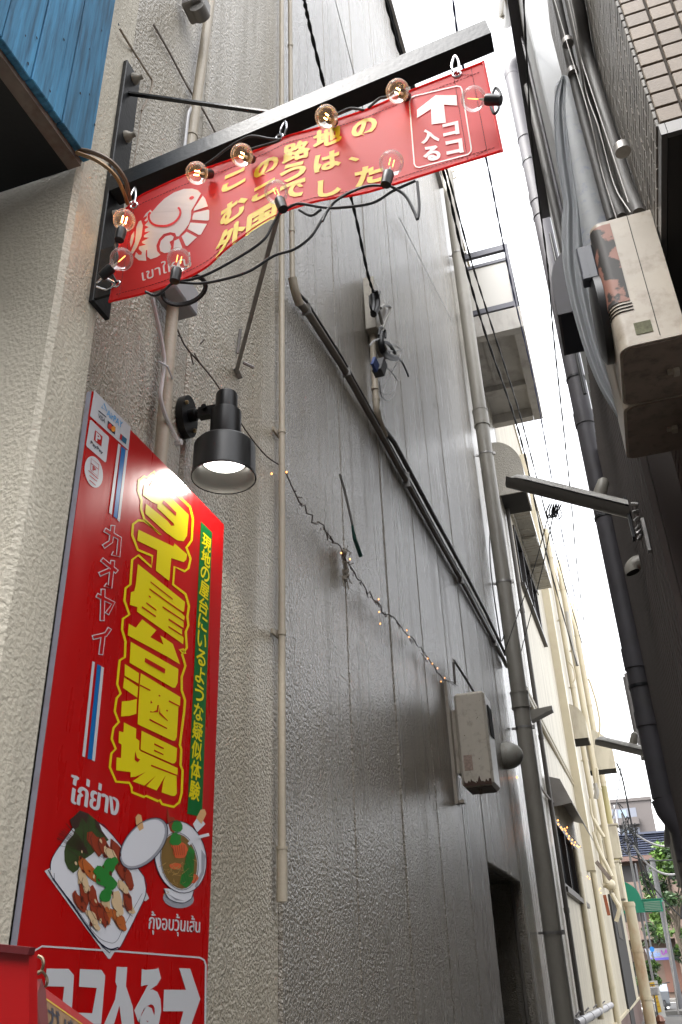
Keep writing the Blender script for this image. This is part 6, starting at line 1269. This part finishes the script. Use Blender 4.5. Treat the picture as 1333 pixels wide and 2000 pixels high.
# tall grey flats far behind
YT = 150.0
TF = thing('grey_flats', 'tall grey beige apartment tower with balcony rows far behind the slate roof', 'building', (2, YT, 0))
p, q = aty(1190, 1572, YT), aty(1269, 1559, YT); zt_f = (p.z + q.z) / 2; xr = aty(1278, 1600, YT).x
gfl = mat('tower_grey', (.085, .075, .073), .85, var=.05, vscale=.3); grec = mat('tower_recess', (.12, .13, .16), .5)
g = G(); g.box((p.x - 8, YT, 0), (xr, YT + 14, zt_f)); part('wall', g, gfl, TF)
g = G(); g.box((p.x - 8.2, YT - .2, zt_f + .01), (xr + .2, YT + 14.2, zt_f + .5)); part('roof', g, gfl, TF)
xb = aty(1248, 1590, YT).x
for k in range(6):
    z = zt_f - 1.0 - k * 3.0; 
    for j in range(4):
        xa = xb - (j + 1) * 3.4
        g = G(); g.box((xa, YT - .06, z - 1.5), (xa + 3.1, YT - .01, z)); wn = part('window', g, grec, TF)
        g = G(); g.box((xa + .3, YT - .1, z - 1.4), (xa + 1.6, YT - .065, z - .2)); part('pane', g, mat('tower_pane', (.16, .21, .26), .15) if 'tower_pane' not in bpy.data.materials else bpy.data.materials['tower_pane'], wn)
        g = G(); g.box((xa - .1, YT - 1.2, z - 2.6), (xa + 3.25, YT - .005, z - 1.55)); part('balcony', g, gfl, TF)
g = G(); g.box((xb - 3.6, YT - 1.3, 0), (xb - 3.35, YT - 1.21, zt_f - .5)); part('drain_pipe', g, mat('tower_white', (.28, .28, .3), .6), TF)
# pale house at the far side
YH = 110.0; a_ = aty(1296, 1612, YH); b_ = aty(1340, 1600, YH); g = G(); g.box((a_.x, YH, 0), (a_.x + 12, YH + 10, a_.z - .6)); g.prism([(a_.x, YH, a_.z - .59), (a_.x + 1.2, YH, a_.z + .9), (a_.x + 6, YH, a_.z + .9), (a_.x + 6, YH, a_.z - .59)], (0, 9, 0)); solo('pale_house', g, mat('pale_house_wall', (.2, .19, .18), .8), 'pale plastered house showing beyond the slate roof by the ribbed building', 'building')
# box on the ribbed building end (roof sign back)
YR = 14.0; a_, b_ = aty(1219, 1313, YR), aty(1240, 1485, YR)
g = G(); ta, tb, tc, td = aty(1219, 1315, YR), aty(1242, 1310, YR), aty(1262, 1470, YR), aty(1245, 1480, YR); g.box((ta.x, YR, td.z), (.75, YR + .25, ta.z)); g.box((ta.x - .03, YR + .02, td.z + (ta.z - td.z) * .3), (ta.x - .001, YR + .2, ta.z - .05)); g.box((.6, YR + .05, .0), (.75, YR + .2, td.z - .001)); solo('projecting_sign', g, mat('sign_back', (.14, .13, .125), .6, dirt=(.05, .045, .04), dirt_amt=.2, dscale=6), 'tall grey back of a projecting sign beyond the fat downspout', 'sign')
# cables over the street
def fc(pts, r, label, m=None):
    P = [aty(x, y, Y) for x, y, Y in pts]; g = G(); g.tube(smooth_path(P, 8), r, 6); solo('overhead_cable', g, m or M['rubber'], label, 'cable', smooth=True)
pale_c = mat('pale_cable', (.26, .25, .25), .5)
fc([(1205, 1490, 36), (1216, 1520, 37), (1232, 1600, 38), (1246, 1670, 39), (1262, 1730, 40), (1285, 1770, 41)], .035, 'black street cable dropping steeply in front of the grey tower')
fc([(1222, 1612, 37), (1236, 1625, 38), (1262, 1642, 39), (1290, 1652, 40), (1340, 1656, 41)], .04, 'pale thick cable sagging in front of the slate roof', pale_c)
fc([(1238, 1652, 37), (1252, 1672, 38), (1270, 1692, 39), (1292, 1705, 40), (1315, 1708, 40.5), (1340, 1700, 41)], .045, 'pale thick cable sagging in front of the tree crown', pale_c)
fc([(1214, 1660, 37), (1240, 1675, 38), (1275, 1681, 39), (1340, 1678, 41)], .03, 'thin black cable running level past the tree top')
fc([(1240, 1610, 37), (1250, 1680, 38), (1268, 1720, 39), (1300, 1760, 40), (1340, 1800, 41)], .025, 'thin black cable slanting down through the tree crown')
fc([(1252, 1680, 37), (1262, 1700, 38), (1275, 1740, 39), (1284, 1765, 40)], .03, 'thin black cable slanting to the green awning')
g = G(); rq = random.Random(5)
for k in range(26):
    x, y = 1226 + rq.gauss(0, 7), 1622 + rq.gauss(0, 14); a = aty(x, y, 36.8); g.tube([a, a + V3(rq.uniform(-.25, .25), rq.uniform(-.2, .2), rq.uniform(-.35, .2)), a + V3(rq.uniform(-.3, .3), rq.uniform(-.2, .2), rq.uniform(-.6, .1))], .022, 5)
solo('cable_joint', g, M['rubber'], 'knot of street cables and splices just off the cream building corner', 'cable joint')
g = G(); a = aty(1236, 1700, 37.2); g.tube([(a.x, 37.2, 0), (a.x, 37.2, 7.0)], .045, 8); solo('service_pole', g, mat('pole_pale', (.13, .125, .125), .6), 'slim pale service pole behind the cream building corner', 'pole')
fc([(1213, 1500, 34), (1206, 1560, 33), (1196, 1600, 31)], .02, 'thin black drop cable to the yellow pipe')
# dark cables and bracket at the lean to
g = G()
for k in range(5): g.tube(smooth_path([aty(1302 + k * 4, 1590 + k * 3, 12.6), aty(1306 + k * 4, 1630, 12.7), aty(1318 + k * 3, 1665, 12.8), aty(1336, 1685 + k * 8, 12.9)], 5), .016, 6)
solo('cable_bundle', g, M['rubber'], 'bundle of black cables drooping from the end of the ribbed building', 'cable bundle', smooth=True)

# ---------------------------------------------------------------- trees and plants
leafA = mat('leaf_light', (.065, .13, .016), .5, var=.3, vscale=3); leafB = mat('leaf_dark', (.022, .052, .012), .5, var=.3, vscale=3); bark = mat('bark', (.10, .08, .06), .9)
def leaf_cloud(g, rn, c, rad, n, sz, mi):
    for _ in range(n):
        d = V3(rn.gauss(0, 1), rn.gauss(0, 1), rn.gauss(0, 1)); d.normalize(); d *= rn.random() ** .45
        p = c + V3(d.x * rad[0], d.y * rad[1], d.z * rad[2]); u = V3(rn.gauss(0, 1), rn.gauss(0, 1), rn.gauss(0, .6)).normalized(); v = u.orthogonal().normalized(); v = (v * math.cos(rn.random() * 6) + u.cross(v) * math.sin(rn.random() * 6)); s = sz * rn.uniform(.6, 1.3)
        g.add([p - u * s, p + v * s * .45 + u * s * .1, p + u * s, p - v * s * .45 + u * s * .1], [(0, 1, 2), (0, 2, 3)], mi)
def tree(x, y, h, spread, label, seed, cl_n=26, mats=None, low=.32):
    rn = random.Random(seed); t = thing('street_tree', label, 'tree', (x, y, 0)); g = G()
    g.tube(smooth_path([(x, y, 0), (x + .05, y, h * .25), (x - .05, y + .05, h * .5), (x, y, h * .8)], 5), [.16, .15, .145, .14, .13, .125, .12, .115, .11, .1, .09, .08, .06, .05, .04, .02][:16], 8)
    limbs = []
    for k in range(9):
        a = rn.uniform(0, 6.28); z0 = h * rn.uniform(.28, .65); e_ = V3(x + math.cos(a) * spread * .7, y + math.sin(a) * spread * .7, z0 + h * rn.uniform(.12, .3)); limbs.append(e_); g.tube([(x, y, z0), (V3(x, y, z0) + e_) / 2 + V3(0, 0, .15), e_], [.06, .04, .02], 6)
    part('trunk', g, bark, t, smooth=True); g = G()
    for k in range(cl_n):
        a = rn.uniform(0, 6.28); zz_ = rn.uniform(low, 1.0); rr2 = spread * math.sin(math.pi * min(1, (1.08 - zz_) / .75 * .62)) * rn.uniform(.45, 1.0); c = V3(x + math.cos(a) * rr2, y + math.sin(a) * rr2, h * zz_)
        leaf_cloud(g, rn, c, (spread * .30, spread * .30, spread * .24), 150, .11, 0 if rn.random() < .55 else 1)
    o = part('crown', g, [leafA, leafB], t, fix=False); return t
tp = aty(1318, 1660, 43.5); tree(aty(1322, 1800, 43.5).x, 43.5, tp.z + .2, 1.35, 'leafy green street tree standing beside the grey utility pole', 3, 44, low=.30)
# palm and bushes at the corner
pl_ = aty(1250, 1852, 37.6); PP = thing('palm_plant', 'spiky palm plant growing above the bush at the building corner', 'plant', (pl_.x, 37.6, 0)); rn = random.Random(8)
g = G(); g.tube([(pl_.x, 37.6, 0), (pl_.x, 37.6, pl_.z)], .07, 8); part('trunk', g, bark, PP)
for k in range(16):
    a = rn.uniform(0, 6.28); el = rn.uniform(.1, 1.2); L = rn.uniform(.5, .8); d = V3(math.cos(a) * math.cos(el), math.sin(a) * math.cos(el), math.sin(el)); s = d.cross(V3(0, 0, 1)).normalized() * .05; b0 = V3(pl_.x, 37.6, pl_.z)
    g = G(); g.add([b0 - s * .5, b0 + s * .5, b0 + d * L * .5 + s, b0 + d * L * .5 - s, b0 + d * L - V3(0, 0, .12)], [(0, 1, 2, 3), (3, 2, 4)]); part('leaf', g, leafA, PP, fix=False)
bp_ = aty(1262, 1895, 37.9); g = G(); rn = random.Random(12)
for k in range(14): leaf_cloud(g, rn, V3(bp_.x + rn.uniform(-.25, .35), 38 + rn.uniform(-.3, .3), bp_.z + rn.uniform(-.55, .45)), (.25, .25, .22), 90, .07, rn.random() < .5)
g.tube([(bp_.x, 38, 0), (bp_.x, 38, bp_.z)], .05, 6, 2); BU = solo('bush', g, [leafA, leafB, bark], 'loose green bush below the palm at the building corner', 'bush', fix=False)

# ================================================================ RED BOARDS AT THE LOWER CORNER
YM = .72
def pt(x, y, Y): return aty(x, y, Y)
HB = thing('hanging_board', 'blank red board close to the lens beside the tall red sign', 'board', pt(25, 2000, YM)); 
a, b, c, d = pt(-90, 1842, YM), pt(57, 1858, YM), pt(57, 2150, YM), pt(-90, 2150, YM)
g = G(); g.prism([a, b, c, d], (0, .012, 0)); part('board', g, mat('bright_red_board', srgb(165, 2, 6)[:3], .4), HB)
g = G(); g.bar(a, b + V3(.003, 0, 0), .009, .006); part('edge_trim', g, mat('dull_red_trim', srgb(90, 14, 20)[:3], .5), HB)
MBd = thing('menu_board', 'red edged handwritten menu leaning by a wire ring before the tall red sign', 'menu board', pt(120, 2000, .9))
Q = [pt(76, 1921, .80), pt(200, 2012, 1.05), pt(225, 2200, 1.05), pt(96, 2150, .80)]
nrm = (Q[1] - Q[0]).cross(Q[3] - Q[0]).normalized(); nrm = nrm if nrm.dot(EYE - Q[0]) > 0 else -nrm
g = G(); g.prism(Q, -nrm * .012); part('board', g, mat('menu_red', srgb(185, 12, 20)[:3], .4), MBd)
def mq(u, v, off=.001): t_ = Q[0] + (Q[1] - Q[0]) * u; b_ = Q[3] + (Q[2] - Q[3]) * u; return t_ + (b_ - t_) * v + nrm * off
g = G(); g.add([mq(.03, .12), mq(1, .12), mq(1, 1), mq(.03, 1)], [(0, 1, 2, 3)]); part('paper', g, mat('menu_paper', srgb(150, 118, 88)[:3], .7, var=.2, vscale=60), MBd, fix=False)
g = G(); 
for u0, u1 in ((.03, 1),): g.add([mq(u0, .105, .0015), mq(u1, .105, .0015), mq(u1, .12, .0015), mq(u0, .12, .0015)], [(0, 1, 2, 3)])
part('yellow_rule', g, M['yellow'], MBd, fix=False)
g = G(); nv, fs = norm_glyph('ガパオ', .02); g.add([mq(.06 + .55 * a, .15 + .2 * b, .0018) for a, b in nv], fs); part('lettering', g, M['navy'], MBd, fix=False)
L0 = [pt(72, 1912, .79), pt(80, 1935, .80), pt(96, 2150, .80), pt(58, 2150, .76), pt(60, 1950, .765)]
g = G(); g.prism(L0, V3(.0, .008, 0)); part('rear_leaf', g, mat('brown_leaf', srgb(120, 52, 52)[:3], .5), MBd)
g = G(); wr = mat('brass_wire', (.24, .18, .12), .35, .8)
g.tube(smooth_path([pt(58, 1887, .78), pt(63, 1899, .785), pt(72, 1902, .79), pt(80, 1898, .80), pt(85, 1885, .80), pt(83, 1872, .80), pt(75, 1867, .80)], 6), .0016, 7); g.tube(smooth_path([pt(70, 1903, .79), pt(80, 1897, .795), pt(90, 1906, .80), pt(93, 1918, .80), pt(89, 1928, .80)], 6), .0014, 7); part('wire_ring', g, wr, MBd, smooth=True)
